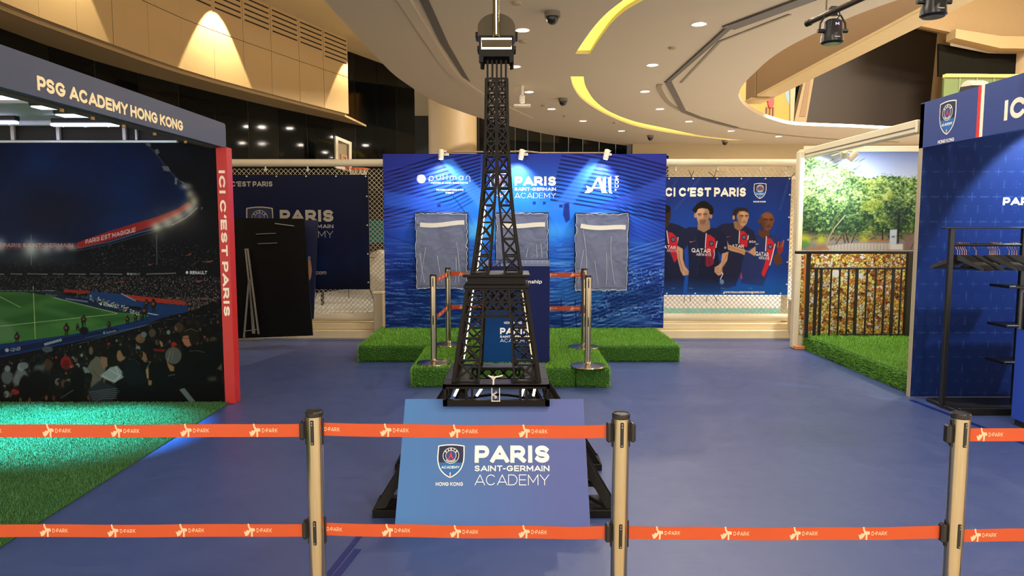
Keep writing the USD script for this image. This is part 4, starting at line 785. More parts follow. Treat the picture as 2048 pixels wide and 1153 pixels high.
MARK = sa.scale(unary_union([sg.Polygon([(0, .35), (.1, .25), (.25, .45), (.42, .4), (.55, .62), (.5, .3), (.28, .05), (.12, .0)]), sg.Polygon([(.36, 1.0), (.42, .7), (.5, .62), (.58, .42), (.66, .5), (.56, .68), (.48, .78), (.44, 1.0)]), sg.Polygon([(.62, .6), (.74, .64), (.82, .5), (.76, .4), (.74, -.05), (.66, -.05), (.66, .3)]), sg.Polygon([(.84, .62), (.95, .6), (.97, .42), (.86, .4)])]).buffer(.035), 1, 1.12, origin=(0, .45))
BTXT = fit(lettering('D PARK', .17, .3), 1.15, .28, 2.6, .66); DOT = ell(1.5, .47, .05)
def belt(a, b_, z0, lab, h=.05, sag=.006, marks=0, start=.1, zb=None, twist=0.0):
    a, b_ = np.array([a[0], a[1], z0], float), np.array([b_[0], b_[1], z0 if zb is None else zb], float); d = b_ - a; L = np.linalg.norm(d[:2]); u = unit(d * (1, 1, 0)); n = np.array([u[1], -u[0], 0]); t = thing('barrier_belt', lab, 'barrier belt', a)
    S = np.linspace(0, 1, 40); r = np.random.default_rng(int(abs(a[0] * 100) + z0 * 50)); rows = np.array([-.5, -.2, .2, .5]) * h
    wob = .0022 * np.sin(S * 17 + a[0]) + twist * .004 * np.exp(-((S - .9) / .08) ** 2)
    def at(s_, v, off=0): return a + d * s_ + np.array((0, 0, v - sag * 4 * s_ * (1 - s_))) + n * (np.interp(s_, S, wob) * (1 + 8 * v) + off)
    V = np.array([at(s_, v, o) for o in (.0006, -.0006) for s_ in S for v in rows]); F_ = []
    for o, fl_ in ((0, 0), (len(S) * 4, 1)):
        for i in range(len(S) - 1):
            for j in range(3): q = [o + i * 4 + j, o + (i + 1) * 4 + j, o + (i + 1) * 4 + j + 1, o + i * 4 + j + 1]; F_.append(q[::-1] if fl_ else q)
    obj('webbing', (V, np.array(F_)[:, [0, 1, 2, 3]].reshape(-1, 4)[:, [0, 1, 2]].tolist() + np.array(F_)[:, [0, 2, 3]].tolist()) if False else (V, np.vstack([np.array(F_)[:, [0, 1, 2]], np.array(F_)[:, [0, 2, 3]]])), BELT, t, smooth=True)
    if marks:
        for kk in range(marks):
            s0 = start + .262 * kk
            if s0 + .1 > L: break
            sc_ = .041; P = unary_union([MARK, BTXT, DOT])
            m = MB().poly(P, Plane((0, 0, 0), (1, 0, 0), (0, 1, 0)), .0004); v, f = m.raw(); W = np.array([at((s0 + x * sc_) / L, (y - .45) * sc_, .0008 + z_) for x, y, z_ in v]); obj('printed_logo', (W, f), BPRINT, t)
    return t
lo_, hi_ = .455, .848
e = .055
for zz, nm in ((hi_, 'upper'), (lo_, 'lower')):
    L0 = onY(-300, 852 if nm == 'upper' else 1055, pL[1]); belt(L0 + (e - .02, 0, 0), pL - (e, 0, 0), zz - .004, f'{nm} orange belt running from the left edge to the left post', marks=8, start=.17, sag=.003)
    belt(pL + (e - .02, 0, 0), pM - (e, 0, 0), zz, f'{nm} orange belt crossing the slanted blue board between two near posts', marks=7, start=-.045, sag=.004, twist=1.0)
belt(pM + (e - .02, 0, 0), pR - (e, 0, 0), lo_, 'lower orange belt between the middle and the right near posts', marks=8, start=.09, sag=.006)
for zz, nm in ((hi_, 'upper'), (lo_, 'lower')): belt(pR + (e - .02, 0, 0), pR + (1.2, .1, 0), zz - .012, f'{nm} orange belt leaving the right post towards the right edge', marks=4, start=.03, zb=zz - .03)
for i, j, w_ in ((0, 1, 'left side of the grass platform'), (1, 2, 'back of the grass platform behind the plinth'), (2, 3, 'right side of the grass platform')):
    for zz, nm in ((hi_, 'upper'), (lo_, 'lower')): d = unit(RP[j] - RP[i]) * .034; belt(RP[i] + d, RP[j] - d, PZ + zz, f'{nm} orange belt along the {w_}', marks=9 if i == 1 else 4, start=.1, sag=.004)

# ------------------------------------------------------------------ the lattice tower
LEDS = mat('tower_led_dim', (255, 244, 214), .4, emit=.3, ecol=(255, 228, 170)); IRON = mat('tower_black', (19, 15, 11), .5, spec=.2, var=.12, scale=20); LED = mat('tower_led', (255, 244, 214), .4, emit=1.0, ecol=(255, 232, 180)); LEDB = mat('tower_led_bright', (255, 246, 220), .4, emit=1.4, ecol=(255, 236, 190))
BRASS = mat('tower_bronze', (52, 44, 22), .4, metal=.4, var=.08)
cx, cy = -.09, 4.24
T = thing('lattice_tower', 'tall black lattice tower model with lit strips, standing behind the slanted board', 'tower model', (cx, cy, 0))
def Zof(py, Y=4.12): return onY(1024, py, Y)[2]
def frame(c, k):                                                     # face k of a square tower: 0 front, 1 right, 2 back, 3 left
    a = k * math.pi / 2; u = np.array([math.cos(a), math.sin(a), 0]); n = np.array([math.sin(a), -math.cos(a), 0]); return u, n
def pt(k, s, z, half): u, n = frame(None, k); return np.array([cx, cy, z]) + u * s + n * half
def lattice_face(name, k, levels, half, x_in, x_out, bw, th=.012, parent=T, mids=True, m=None):
    """A flat leg panel: two chords, a rung at each level and a cross in each cell. x_in, x_out: functions of z, in face coordinates."""
    b = MB(); u, n = frame(None, k); P = lambda s, z: pt(k, s, z, half(z))
    for f_, sgn in ((x_out, -1), (x_in, 1)):
        for i in range(len(levels) - 1): b.bar(P(f_(levels[i]) + sgn * 0, levels[i]), P(f_(levels[i + 1]), levels[i + 1]), th, bw, n)
    for i, z in enumerate(levels): b.bar(P(x_out(z), z), P(x_in(z), z), bw * .8, th, n) if False else b.bar(P(x_out(z), z), P(x_in(z), z), th, bw * .85, n)
    for i in range(len(levels) - 1):
        z0, z1 = levels[i], levels[i + 1]; b.bar(P(x_out(z0), z0), P(x_in(z1), z1), th * .8, bw * .62, n); b.bar(P(x_in(z0), z0), P(x_out(z1), z1), th * .8, bw * .62, n)
    return obj(name, b, m or IRON, parent)
# feet section: four splayed legs from the floor to the first platform
z0p, z1p = .612, .713; hp_ = .305
for sx in (-1, 1):
    for sy in (-1, 1):
        foot = np.array([cx + sx * .655, cy + sy * .46, 0]); top = np.array([cx + sx * .235, cy + sy * (.235 if sy > 0 else .16), z0p]); b = MB()
        for dx, dy in ((0, 0), (-.17 * sx, 0), (0, -.17 * sy), (-.17 * sx, -.17 * sy)): b.bar(foot + (dx, dy, .03), top + np.array((dx, dy, 0)) * .6 + (sx * .06, sy * .06, 0), .05, .02, (0, 1, 0))
        for f_ in (.25, .5, .75):
            q = [foot + (top - foot) * f_ + np.array((dx, dy, 0)) * (1 - .4 * f_) for dx, dy in ((0, 0), (-.17 * sx, 0), (-.17 * sx, -.17 * sy), (0, -.17 * sy))]
            for i in range(4): b.bar(q[i], q[(i + 1) % 4], .014, .02)
            q2 = [foot + (top - foot) * (f_ - .25) + np.array((dx, dy, 0)) * (1 - .4 * (f_ - .25)) for dx, dy in ((0, 0), (-.17 * sx, 0), (-.17 * sx, -.17 * sy), (0, -.17 * sy))]
            for i in range(4): b.bar(q2[i] + (0, 0, .03 if f_ == .25 else 0), q[(i + 1) % 4], .012, .018)
        lg = obj('leg', b, IRON, T)
        obj('foot_block', MB().box(foot + (.03 * sx, .03 * sy, 0), foot + (-.2 * sx, -.2 * sy, .045), .004), IRON, lg)
        obj('led_strip', MB().tube([foot + (-.02 * sx, -.015 * sy, .06), top + (.04 * sx, .045 * sy, -.02)], .006, 6), LED, lg)
for k in range(4):                                                   # arches between the legs
    u, n = frame(None, k); w_ = .47 if k in (0, 2) else .3; hh = .42 if k in (0, 2) else .55; b = MB(); A0 = [pt(k, s_, .16 + .36 * math.sqrt(max(0, 1 - (s_ / w_) ** 2)), hh - .25 * math.sqrt(max(0, 1 - (s_ / w_) ** 2)) * .7) for s_ in np.linspace(-w_, w_, 17)]
    for i in range(16): b.bar(A0[i], A0[i + 1], .014, .03, n)
    obj('arch', b, IRON, T)
# first platform
b = MB().box((cx - hp_, cy - hp_, z1p - .018), (cx + hp_, cy - hp_ + .14, z1p), .004); b.box((cx - hp_, cy + hp_ - .14, z1p - .018), (cx + hp_, cy + hp_, z1p), .004); b.box((cx - hp_, cy - hp_ + .14, z1p - .018), (cx - hp_ + .14, cy + hp_ - .14, z1p)); b.box((cx + hp_ - .14, cy - hp_ + .14, z1p - .018), (cx + hp_, cy + hp_ - .14, z1p))
obj('platform_deck', b, IRON, T)
b = MB(); zb = z0p - .028
for k in range(4): b.bar(pt(k, -hp_, zb + .018, hp_ - .012), pt(k, hp_, zb + .018, hp_ - .012), .024, .036)
for k in range(4): b.bar(pt(k, -hp_, z1p - .014, hp_ - .008), pt(k, hp_, z1p - .014, hp_ - .008), .016, .026)
obj('platform_frame', b, IRON, T)
for k in range(4):
    for s_ in (-hp_ + .009, -.172, -.138, .138, .172): obj('platform_post', MB().bar(pt(k, s_, zb + .03, hp_ - .01), pt(k, s_, z1p - .02, hp_ - .01), .014, .016, (0, 1, 0)), IRON, T)
    if k: 
        b = MB()
        for i in range(8): 
            a0, a1 = -hp_ + .02 + i * .0712, -hp_ + .02 + (i + 1) * .0712; b.bar(pt(k, a0, zb + .035, hp_ - .02), pt(k, a1, z1p - .02, hp_ - .02), .01, .012); b.bar(pt(k, a1, zb + .035, hp_ - .02), pt(k, a0, z1p - .02, hp_ - .02), .01, .012)
        obj('platform_lattice', b, IRON, T)
for s_, e_ in ((-.245, -.215), (-.115, -.065), (.145, .175), (.215, .235)): obj('led_tube', MB().tube([(cx + s_, cy - .23, zb + .045), (cx + e_, cy - .1, z1p - .03)], .008, 8), LEDB, T)
WCAB = mat('cable_white', (235, 225, 205), .5); kn = np.array([cx - .015, cy - hp_ - .006, z1p + .03])
obj('cable_knot', MB().tube([kn + p for p in ((-.03, .03, .015), (-.01, .01, .01), (.0, 0, .0), (.012, .0, .014), (.03, .02, .012), (.05, .04, .014))], .005, 8).tube([kn + (0, 0, 0), kn + (-.002, -.004, -.03)], .005, 8).tube([kn + (.01, .0, .01), kn + (-.02, 0, .018), kn + (.0, .01, -.005)], .005, 8), WCAB, T, label='knotted white cable on the platform edge')
b = MB()
for s_ in (-.022, .022): b.bar((cx - .003 + s_, cy - hp_ - .004, zb + .03), (cx - .003 + s_, cy - hp_ - .004, z1p - .02), .005, .004, (0, 1, 0))
b.bar((cx - .028, cy - hp_ - .004, zb + .032), (cx + .022, cy - hp_ - .004, zb + .032), .005, .005); obj('cable_bracket', b, WCAB, T); obj('cable_bundle', MB().tube([(cx - .01 + .012 * math.sin(9 * f), cy - hp_ + .03, zb + .04 + .04 * f) for f in np.linspace(0, 1, 9)], .005, 6), WCAB, T)
# middle section
zA, zB = z1p, 1.25; half = lambda z: np.interp(z, [zA, zB], [.248, .172]); lg_w = .29
xo = lambda s_: (lambda z: s_ * half(z)); xi = lambda s_: (lambda z: s_ * half(z) * (1 - 2 * lg_w))
row = [zA, zA + .125, zA + .25, zA + .375]; row2 = [row[-1], zA + .46, zB]
for k in range(4):
    for s_ in (-1, 1): lattice_face('leg_lattice', k, row, half, xi(s_), xo(s_), .026); lattice_face('upper_lattice', k, row2, half, xi(s_), xo(s_), .022)
    b = MB(); h2 = lambda z: half(z) * (1 - 2 * lg_w)
    for za, zb_ in ((row2[0], row2[1]), (row2[1], row2[2])):
        for i in range(3):
            P0 = lambda f, z: pt(k, h2(z) * (f * 2 / 3 - 1), z, half(z)); b.bar(P0(i, za), P0(i + 1, zb_), .01, .013, frame(None, k)[1]); b.bar(P0(i + 1, za), P0(i, zb_), .01, .013, frame(None, k)[1])
        b.bar(P0(0, za), P0(3, za), .011, .024 if za == row2[0] else .018, frame(None, k)[1])
    obj('girder_lattice', b, IRON, T)
    b = MB(); b.bar(pt(k, -half(zB), zB, half(zB)), pt(k, half(zB), zB, half(zB)), .014, .03, frame(None, k)[1]); obj('girder', b, IRON, T)
for sx in (-1, 1):
    for sy in (-1, 1):
        obj('corner_chord', MB().bar((cx + sx * .245, cy + sy * .245, zA), (cx + sx * .169, cy + sy * .169, zB), .02, .02), IRON, T)
        if sy > 0: obj('led_strip', MB().tube([(cx + sx * .222, cy + sy * .222, zA + .03), (cx + sx * .15, cy + sy * .15, zB - .01)], .0045, 6), LEDB if sx < 0 else LEDS, T)
# second platform
for z0, z1, hw in ((1.252, 1.272, .192), (1.272, 1.318, .17), (1.318, 1.333, .195)): obj('second_platform', MB().box((cx - hw, cy - hw, z0), (cx + hw, cy + hw, z1), .003), IRON, T)
# upper section
hz = [(1.333, .147), (1.42, .134), (1.53, .119), (1.65, .103), (1.81, .0855), (1.97, .075), (2.133, .067), (2.49, .0605), (2.62, .0595)]
half2 = lambda z: float(np.interp(z, *zip(*hz)))
inner = lambda z: float(np.interp(z, [1.333, 1.86, 1.95, 2.7], [.048, .006, .004, .004]))
lv = [1.338] + [Zof(y) for y in (513.5, 479, 445, 410, 375, 340, 308, 281, 255, 229.5, 204, 178, 153)]
for k in range(4):
    for s_ in (-1, 1): lattice_face('spire_lattice', k, lv, half2, lambda z, s_=s_: s_ * inner(z), lambda z, s_=s_: s_ * (half2(z) - .004), .0155, .01)
for sx in (-1, 1):
    for sy in (-1, 1):
        b = MB(); c_ = [(cx + sx * (half2(z) - .004), cy + sy * (half2(z) - .004), z) for z in lv]
        for i in range(len(c_) - 1): b.bar(c_[i], c_[i + 1], .013, .013)
        obj('corner_chord', b, IRON, T); zz = [z for z in lv if z < 1.75]
        if sy > 0 and sx < 0: obj('led_strip', MB().tube([(cx + sx * (half2(z) - .02), cy + sy * (half2(z) - .02), z) for z in zz], .004, 6), LEDB if sx < 0 else LEDS, T)
# gallery bars, lantern, cap, mast
zc0, zc1, z_l = lv[-1], Zof(118), Zof(98)
for k in range(4):
    for s_ in (-.052, -.026, 0, .026): obj('gallery_bar', MB().bar(pt(k, s_, zc0, .055), pt(k, s_, zc1 + .01, .055), .009, .009, (0, 1, 0)), IRON, T)
    lg = obj('gallery_bracket', MB().poly(sg.Polygon([(-.098, .028), (.098, .028), (.098, -.03), (.078, -.035), (.074, 0), (-.074, 0), (-.078, -.035), (-.098, -.03)]), Plane(pt(k, 0, zc1 + .02, .09), frame(None, k)[0], (0, 0, 1)), .01), IRON, T)
obj('lantern_floor', MB().box((cx - .1, cy - .1, zc1 + .045), (cx + .1, cy + .1, zc1 + .06), .003), IRON, T)
zl0, zl1 = zc1 + .06, zc1 + .125
b = MB()
for sx in (-1, 1):
    for sy in (-1, 1): b.box((cx + sx * .1, cy + sy * .1, zl0), (cx + sx * .088, cy + sy * .088, zl1))
obj('lantern_post', b, IRON, T); obj('lantern_core', MB().box((cx - .085, cy - .07, zl0), (cx + .085, cy + .07, zl1)), BRASS, T)
for k in range(4): 
    for zz in (zl0 + .006, zl1 - .006): obj('led_tube', MB().tube([pt(k, s_, zz, .094) for s_ in (-.088, .088)], .0055, 8), LEDB, T)
    for s_ in (-.09,): obj('led_tube', MB().tube([pt(k, s_, zl0, .094), pt(k, s_, zl1, .094)], .004, 6), LEDB, T)
obj('lantern_roof', MB().box((cx - .1, cy - .1, zl1), (cx + .1, cy + .1, zl1 + .012), .003), IRON, T)
for z0, z1, hw in ((zl0 + .004, zl0 + .032, .113), (zl1 + .014, zl1 + .046, .123)):
    for sx in (-1, 1): obj('side_tab', MB().box((cx + sx * (hw - .025), cy - .05, z0), (cx + sx * hw, cy + .05, z1), .003), IRON, T)
hd = sg.Polygon([(-.108, 0)] + [(x, y) for x, y in arcpts((0, .045), (.108, .082), 180, 0, 28)] + [(.108, 0)])
obj('cap_dome', MB().poly(hd, Plane((cx, cy - .09, zl1 + .012), (1, 0, 0), (0, 0, 1)), .18, -.18), BRASS, T, smooth=30)
zm = zl1 + .0; mast = []
for z in np.arange(zm, 3.42, .008): mast += [(.0185, z), (.0208, z + .004)]
obj('mast', MB().lathe(mast, (cx, cy - .115, 0), 20), mat('mast_ribbed', (120, 106, 68), .3, metal=.7), T, smooth=20)
obj('mast_led', MB().box((cx - .004, cy - .1375, zm + .01), (cx + .004, cy - .134, 3.41)), mat('mast_led', (255, 246, 224), .4, emit=.55, ecol=(255, 240, 205)), T)

# ------------------------------------------------------------------ the slanted front board
BL, BR = onZ(787, 1066, .0), onZ(1180, 1072, .0); BL[1] = BR[1] = 3.55; BL[0], BR[0] = onY(787, 1066, 3.55)[0], onY(1179, 1072, 3.55)[0]
TL = onY(811, 800, 3.99); u = np.array([1.0, 0, 0]); v = unit((0, TL[1] - 3.55, TL[2])); pb = Plane((0, 3.55, .004), u, v); BH = np.linalg.norm(TL[1:] - (3.55, 0))
BW0, BW1 = pb.loc(799, 940)[0], pb.loc(1174.5, 940)[0]
t = thing('slanted_board', 'large slanted blue board with white crest and lettering at the foot of the tower', 'sign board', (0, 3.55, 0))
obj('board', MB().poly(sg.box(BW0, 0, BW1, BH), pb, .014, -.014), mat('board_edge', (60, 70, 110), .5), t)
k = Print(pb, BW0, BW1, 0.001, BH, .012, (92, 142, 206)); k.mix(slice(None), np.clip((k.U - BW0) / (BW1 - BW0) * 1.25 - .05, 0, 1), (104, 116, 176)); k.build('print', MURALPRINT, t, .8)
wordmark(t, pb, 949, 1099, [('PARIS', 926.5, 892, .27), ('SAINT-GERMAIN', 943.5, 932, .2), ('ACADEMY', 971.5, 950, .075)]); crest(t, pb, 901.5, 922, 66)
# ================================================================== LEFT BOOTH: stadium mural
LX, MY = -2.54, 6.26; pm = faceY(MY)
NAVYF = mat('fascia_slate_blue', (50, 62, 92), .5, var=.02)
t = thing('left_booth', 'open exhibition booth at the left with a slate blue fascia and stadium mural', 'exhibition booth', (-4.2, 4, 0)); LB = t
zf0, zf1 = onX(0, 186, LX)[2], onX(0, 105, LX)[2]; zf0, zf1 = 2.305, 2.515
pf = Plane((LX, 0, 0), (0, 1, 0), (0, 0, 1)); fs = sg.box(-.5, zf0, 6.31, zf1).buffer(-.03).buffer(.03, quad_segs=6)
obj('fascia', MB().poly(fs, pf, .05, -.05), NAVYF, t)
A0 = pf.loc(74, 180); A1 = pf.loc(366, 254)
P = lettering('PSG ACADEMY HONG KONG', .235, .13); zc = pf.loc(74, 180)[1]; zc2 = pf.loc(74, 151)[1]; u0, u1 = pf.loc(74, 165)[0], pf.loc(365, 244)[0]
obj('lettering', MB().poly(fit(P, u0, min(zc, zc2), u1, max(zc, zc2)), pf, .003), mat('fascia_cream', (252, 234, 186), .5, var=.01), t)
# mural wall with its red pier
mx0, mx1 = -6.2, pm.loc(441, 500)[0]; zt = pm.loc(200, 285)[1]
obj('mural_wall', MB().box((mx0, MY + .002, 0), (mx1, MY + .1, zt)), mat('booth_back', (40, 40, 48), .6), t)
rp = Plane((0, MY - .02, 0), (1, 0, 0), (0, 0, 1)); rx0, rx1 = rp.loc(440.5, 550)[0], rp.loc(461.8, 550)[0]
obj('red_pier', MB().box((rx0, MY - .02, 0), (rx1, MY + .1, zf0), .004), mat('pier_red', (192, 36, 34), .45, var=.02), t)
P = lettering("ICI C'EST PARIS", .25, .2); P = sa.rotate(fit(P, 0, 0, 1, .0001), 0); (ua, va), (ub, vb) = rp.loc(443, 341), rp.loc(463, 633)
q = lettering("ICI C'EST PARIS", .25, .2); b_ = q.bounds; wd = .054; q = sa.affine_transform(q, [0, wd, -(va - vb) / b_[2], 0, (rx0 + rx1) / 2 - wd / 2, va])
obj('pier_lettering', MB().poly(q, rp, .002), mat('pier_cream', (252, 226, 206), .5), t)
# the mural itself
K = Print(pm, mx0, mx1, .015, zt, .0050, (14, 24, 58)); X, Y = K.X, K.Y; n = K.noise(.012, .012, 2)
K.mix(slice(None), np.clip(n * 1.8 - .5, 0, 1) * .8, (20, 44, 98)); K.mix(slice(None), .6 * np.exp(-((X - 110) / 90) ** 2 - ((Y - 420) / 60) ** 2), (24, 24, 38))
K.mix(slice(None), np.clip((Y - 496) / 16, 0, 1), (15, 15, 20))
K.poly([(289, 283), (311, 302), (331, 330), (353, 352), (375, 377), (379, 391), (375, 405), (395, 416), (372, 435), (345, 449), (303, 462), (220, 487), (150, 503), (150, 590), (460, 590), (460, 270)], (14, 15, 22), 1, 1.5)
K.poly([(-480, 486), (152, 486), (152, 500), (-480, 498)], (84, 30, 38)); K.poly([(152, 493), (155, 485), (220, 462), (273, 446), (311, 435), (353, 419), (376, 404), (384, 412), (353, 432), (311, 451), (273, 464), (220, 481), (160, 498)], (150, 36, 38), 1, 1)
K.poly([(-480, 498), (150, 500), (150, 530), (-480, 530)], (30, 36, 46), .8, 8)
for pts, w, c in (([(152, 497), (220, 484), (273, 467), (345, 449)], 1.6, (88, 92, 100)), ([(150, 503), (220, 489), (300, 466), (350, 450), (384, 428)], 1.0, (70, 74, 84)), ([(289, 284), (311, 306), (335, 338), (360, 365)], 2.0, (60, 64, 74)), ([(395, 416), (372, 436), (345, 450)], 1.2, (190, 184, 160))): K.line(pts, w, c)
K.text('PARIS EST MAGIQUE', 171, 489, 271, 480, (214, 196, 198), .18, 1, -25); K.text('PARIS SAINT-GERMAIN', 6, 495, 146, 487, (150, 130, 136), .2)
for x, y, w, h, c in ((0, 491, 12, 14, .9), (62, 497, 14, 16, .95), (92, 498, 13, 10, .7), (118, 497, 12, 8, .65), (143, 495, 10, 7, .7), (66, 500, 40, 26, .3), (-60, 494, 20, 14, .8), (-130, 494, 20, 14, .8)): K.glow(x, y, w, h, (214, 214, 214), c * .8)
for x, y, w, h, c in ((313, 454, 10, 9, .95), (335, 445, 13, 10, .85), (356, 434, 14, 11, .85), (378, 418, 12, 13, .9), (388, 404, 9, 13, .8), (380, 388, 8, 9, .7), (372, 373, 10, 6, .8), (315, 465, 20, 20, .25), (350, 440, 50, 30, .25)): K.glow(x, y, w, h, (226, 218, 190), c * .85)
for x in (62, 313): K.line([(x, 470), (x + 1, 530)], 1.4, (170, 170, 180), .5); K.line([(x - 10, 480), (x + 9, 520)], .8, (150, 150, 160), .35)
for q in ([(324, 333), (336, 333), (341, 343), (328, 342)], [(350, 355), (355, 357), (354, 370), (349, 368)], [(289, 283), (299, 285), (302, 292), (294, 292)], [(309, 300), (316, 298), (319, 306), (313, 310)], [(358, 360), (380, 372), (376, 378)], [(402, 414), (406, 416), (403, 420)]): K.poly(q, (104, 108, 116))
# stands: tiers of speckle
r = np.random.default_rng(11)
def speck(x0, x1, y0, y1, n_, cols, s=.9):
    for k in range(n_):
        x, y = r.uniform(x0, x1), r.uniform(y0, y1); c = np.array(cols[r.integers(len(cols))]) * r.uniform(.5, 1.1); K.ell(x, y, s * r.uniform(.7, 1.4), s * r.uniform(.6, 1.2), c, .85, .7)
speck(180, 440, 490, 540, 700, [(70, 66, 64), (110, 100, 96), (50, 46, 48)], .8); speck(-200, 180, 520, 545, 300, [(60, 58, 60), (84, 82, 84)], .8)
speck(150, 440, 553, 600, 1700, [(120, 112, 108), (86, 80, 78), (160, 150, 144), (120, 60, 56)], .85); speck(-250, 150, 552, 583, 1100, [(110, 104, 104), (80, 76, 78)], .8); speck(330, 441, 595, 640, 800, [(150, 140, 132), (110, 96, 88), (150, 100, 84)], .95)
K.poly([(-480, 544), (460, 540), (460, 552), (-480, 551)], (18, 18, 22), .9)
for a, c in ((-20, 8), (22, 44), (55, 95), (106, 127), (137, 171), (180, 199), (208, 244)): K.line([(a, 548), (c, 549)], 1.7, (112, 114, 122))
K.text('RENAULT', 380, 549, 414, 542.5, (214, 214, 218), .25); K.text('RENAULT', 259, 550.5, 280, 546.5, (170, 170, 176), .25); K.ell(374, 545.5, 2.6, 3, (214, 214, 218)); K.ell(256, 548, 1.6, 2, (180, 180, 186)); K.line([(294, 548.5), (351, 547)], 2.2, (150, 150, 158), .8); 
for k in range(20): K.line([(296 + 2.8 * k, 545), (296.6 + 2.8 * k, 551)], .7, (20, 20, 26), .8)
for q in ([(370, 512), (384, 506), (380, 511)], [(404, 524), (428, 521), (420, 526)], [(293, 530), (306, 528), (300, 532)], [(388, 562), (408, 561), (398, 566)], [(234, 564), (250, 562), (244, 566)]): K.poly(q, (130, 72, 62), .9)
# pitch, boards, track
K.poly([(-480, 590), (-60, 583), (45, 584), (108, 594), (158, 608), (234, 625), (282, 628), (300, 632), (270, 643), (203, 659), (135, 671), (0, 689), (-480, 735)], (58, 98, 50), 1, .6)
for q in ([(60, 588), (100, 594), (40, 616), (-60, 606), (0, 590)], [(90, 612), (140, 606), (200, 622), (150, 632)], [(0, 640), (70, 622), (140, 636), (60, 656)], [(135, 626), (180, 620), (230, 630), (190, 640)], [(170, 640), (240, 632), (280, 636), (200, 652)]): K.poly(q, (38, 76, 34), .75, 5)
K.poly([(-20, 626), (22, 652), (40, 682), (-60, 692)], (92, 124, 88), .5, 5); K.poly([(100, 650), (180, 634), (210, 645), (130, 664)], (74, 116, 56), .5, 4)
for p in ([(-60, 660), (0, 653), (234, 628)], [(0, 594), (41, 615)], [(108, 596), (170, 611), (234, 627)], [(-80, 607), (0, 594)]): K.line(p, 1.2, (160, 176, 130), .85)
K.line([(66.5, 573), (71, 686)], 1.4, (168, 176, 120), .9)
K.poly([(92, 581), (118, 583), (120, 597), (94, 592)], (96, 108, 100), .6); K.line([(92, 590), (92, 581), (119, 583), (120, 597)], 1, (190, 196, 190))
K.poly([(-480, 584), (45, 579), (130, 583), (130, 592), (45, 584), (-480, 592)], (30, 32, 40), .9); 
for a in range(-4, 9): K.line([(12 * a, 582), (12 * a + 8, 582)], 1.4, (130, 132, 140), .7)
K.poly([(128, 579), (181, 582), (170, 588), (128, 585)], (132, 40, 34)); K.poly([(185, 584), (243, 588), (270, 602), (291, 604), (291, 615), (240, 611), (171, 597)], (30, 54, 104)); K.poly([(246, 589), (372, 603), (370, 611), (282, 603), (270, 600)], (150, 48, 36)); K.line([(243, 588), (271, 602)], 1.6, (190, 190, 200), .8)
K.poly([(120, 590), (172, 597), (236, 610), (278, 622), (280, 628), (234, 624), (158, 607), (108, 594)], (24, 34, 64)); K.line([(132, 598), (175, 604)], 2.4, (130, 140, 160), .8); K.text('RENAULT', 207, 612, 238, 606, (226, 228, 232), .25, 1, 5); K.ell(202, 608, 2, 3, (226, 228, 232))
for k in range(170): x = r.uniform(180, 280); K.ell(x, 590 + (x - 180) * .32 + r.uniform(0, 12), 1.5, 1.1, ((200, 204, 210), (20, 22, 30), (120, 124, 130), (120, 110, 60))[r.integers(4)], .85)
K.poly([(282, 604), (300, 606), (376, 612), (374, 626), (322, 634), (300, 631), (282, 626)], (26, 50, 96), 1, 1); K.line([(296, 627), (322, 632)], 1.6, (190, 190, 190))
K.poly([(-480, 735), (0, 689), (135, 671), (203, 659), (270, 643), (300, 632), (340, 630), (300, 650), (235, 667), (0, 716), (-480, 770)], (24, 44, 92)); K.poly([(-480, 752), (0, 700), (234, 656), (240, 664), (0, 712), (-480, 764)], (18, 28, 62))
K.text('QNB', 21, 704, 41, 697, (150, 156, 176), .16, 1, -3); K.ell(14, 701, 4, 3.6, (150, 156, 176))
for k in range(7): K.ell(91 + 5 * k, 689 - 1.4 * k, 2.5, 2.6, (170, 176, 196)); K.ell(91 + 5 * k, 689 - 1.4 * k, 1.2, 1.3, (24, 34, 70))
K.text('FLY', 207, 669, 214, 664, (170, 176, 196), .16, 1, -1); K.text('EMIRATES', 215, 668, 232, 664, (150, 150, 150), .2, 1, -4) if 'F' in GLYPH else None
for x, y, h in ((34, 677, 26), (133, 660, 28), (168, 642, 24), (218, 651, 18), (255, 641, 20), (271, 637, 18), (289, 625, 26), (307, 612, 30), (293, 609, 22), (155, 655, 16), (284, 634, 18)):
    K.ell(x, y - h * .38, h * .09, h * .11, (30, 24, 22)); K.ell(x, y - h * .1, h * .22, h * .24, (28, 26, 24)); K.ell(x - 1, y - h * .12, h * .1, h * .12, (176, 90, 40), .6); K.line([(x - 1.5, y), (x - 2, y + h * .4)], 2.2, (22, 22, 26)); K.line([(x + 1.8, y), (x + 2.4, y + h * .4)], 2.2, (22, 22, 26))
K.line([(163, 636), (166, 660)], 2.5, (20, 20, 20)); K.ell(168, 662, 9, 8, (18, 18, 22))
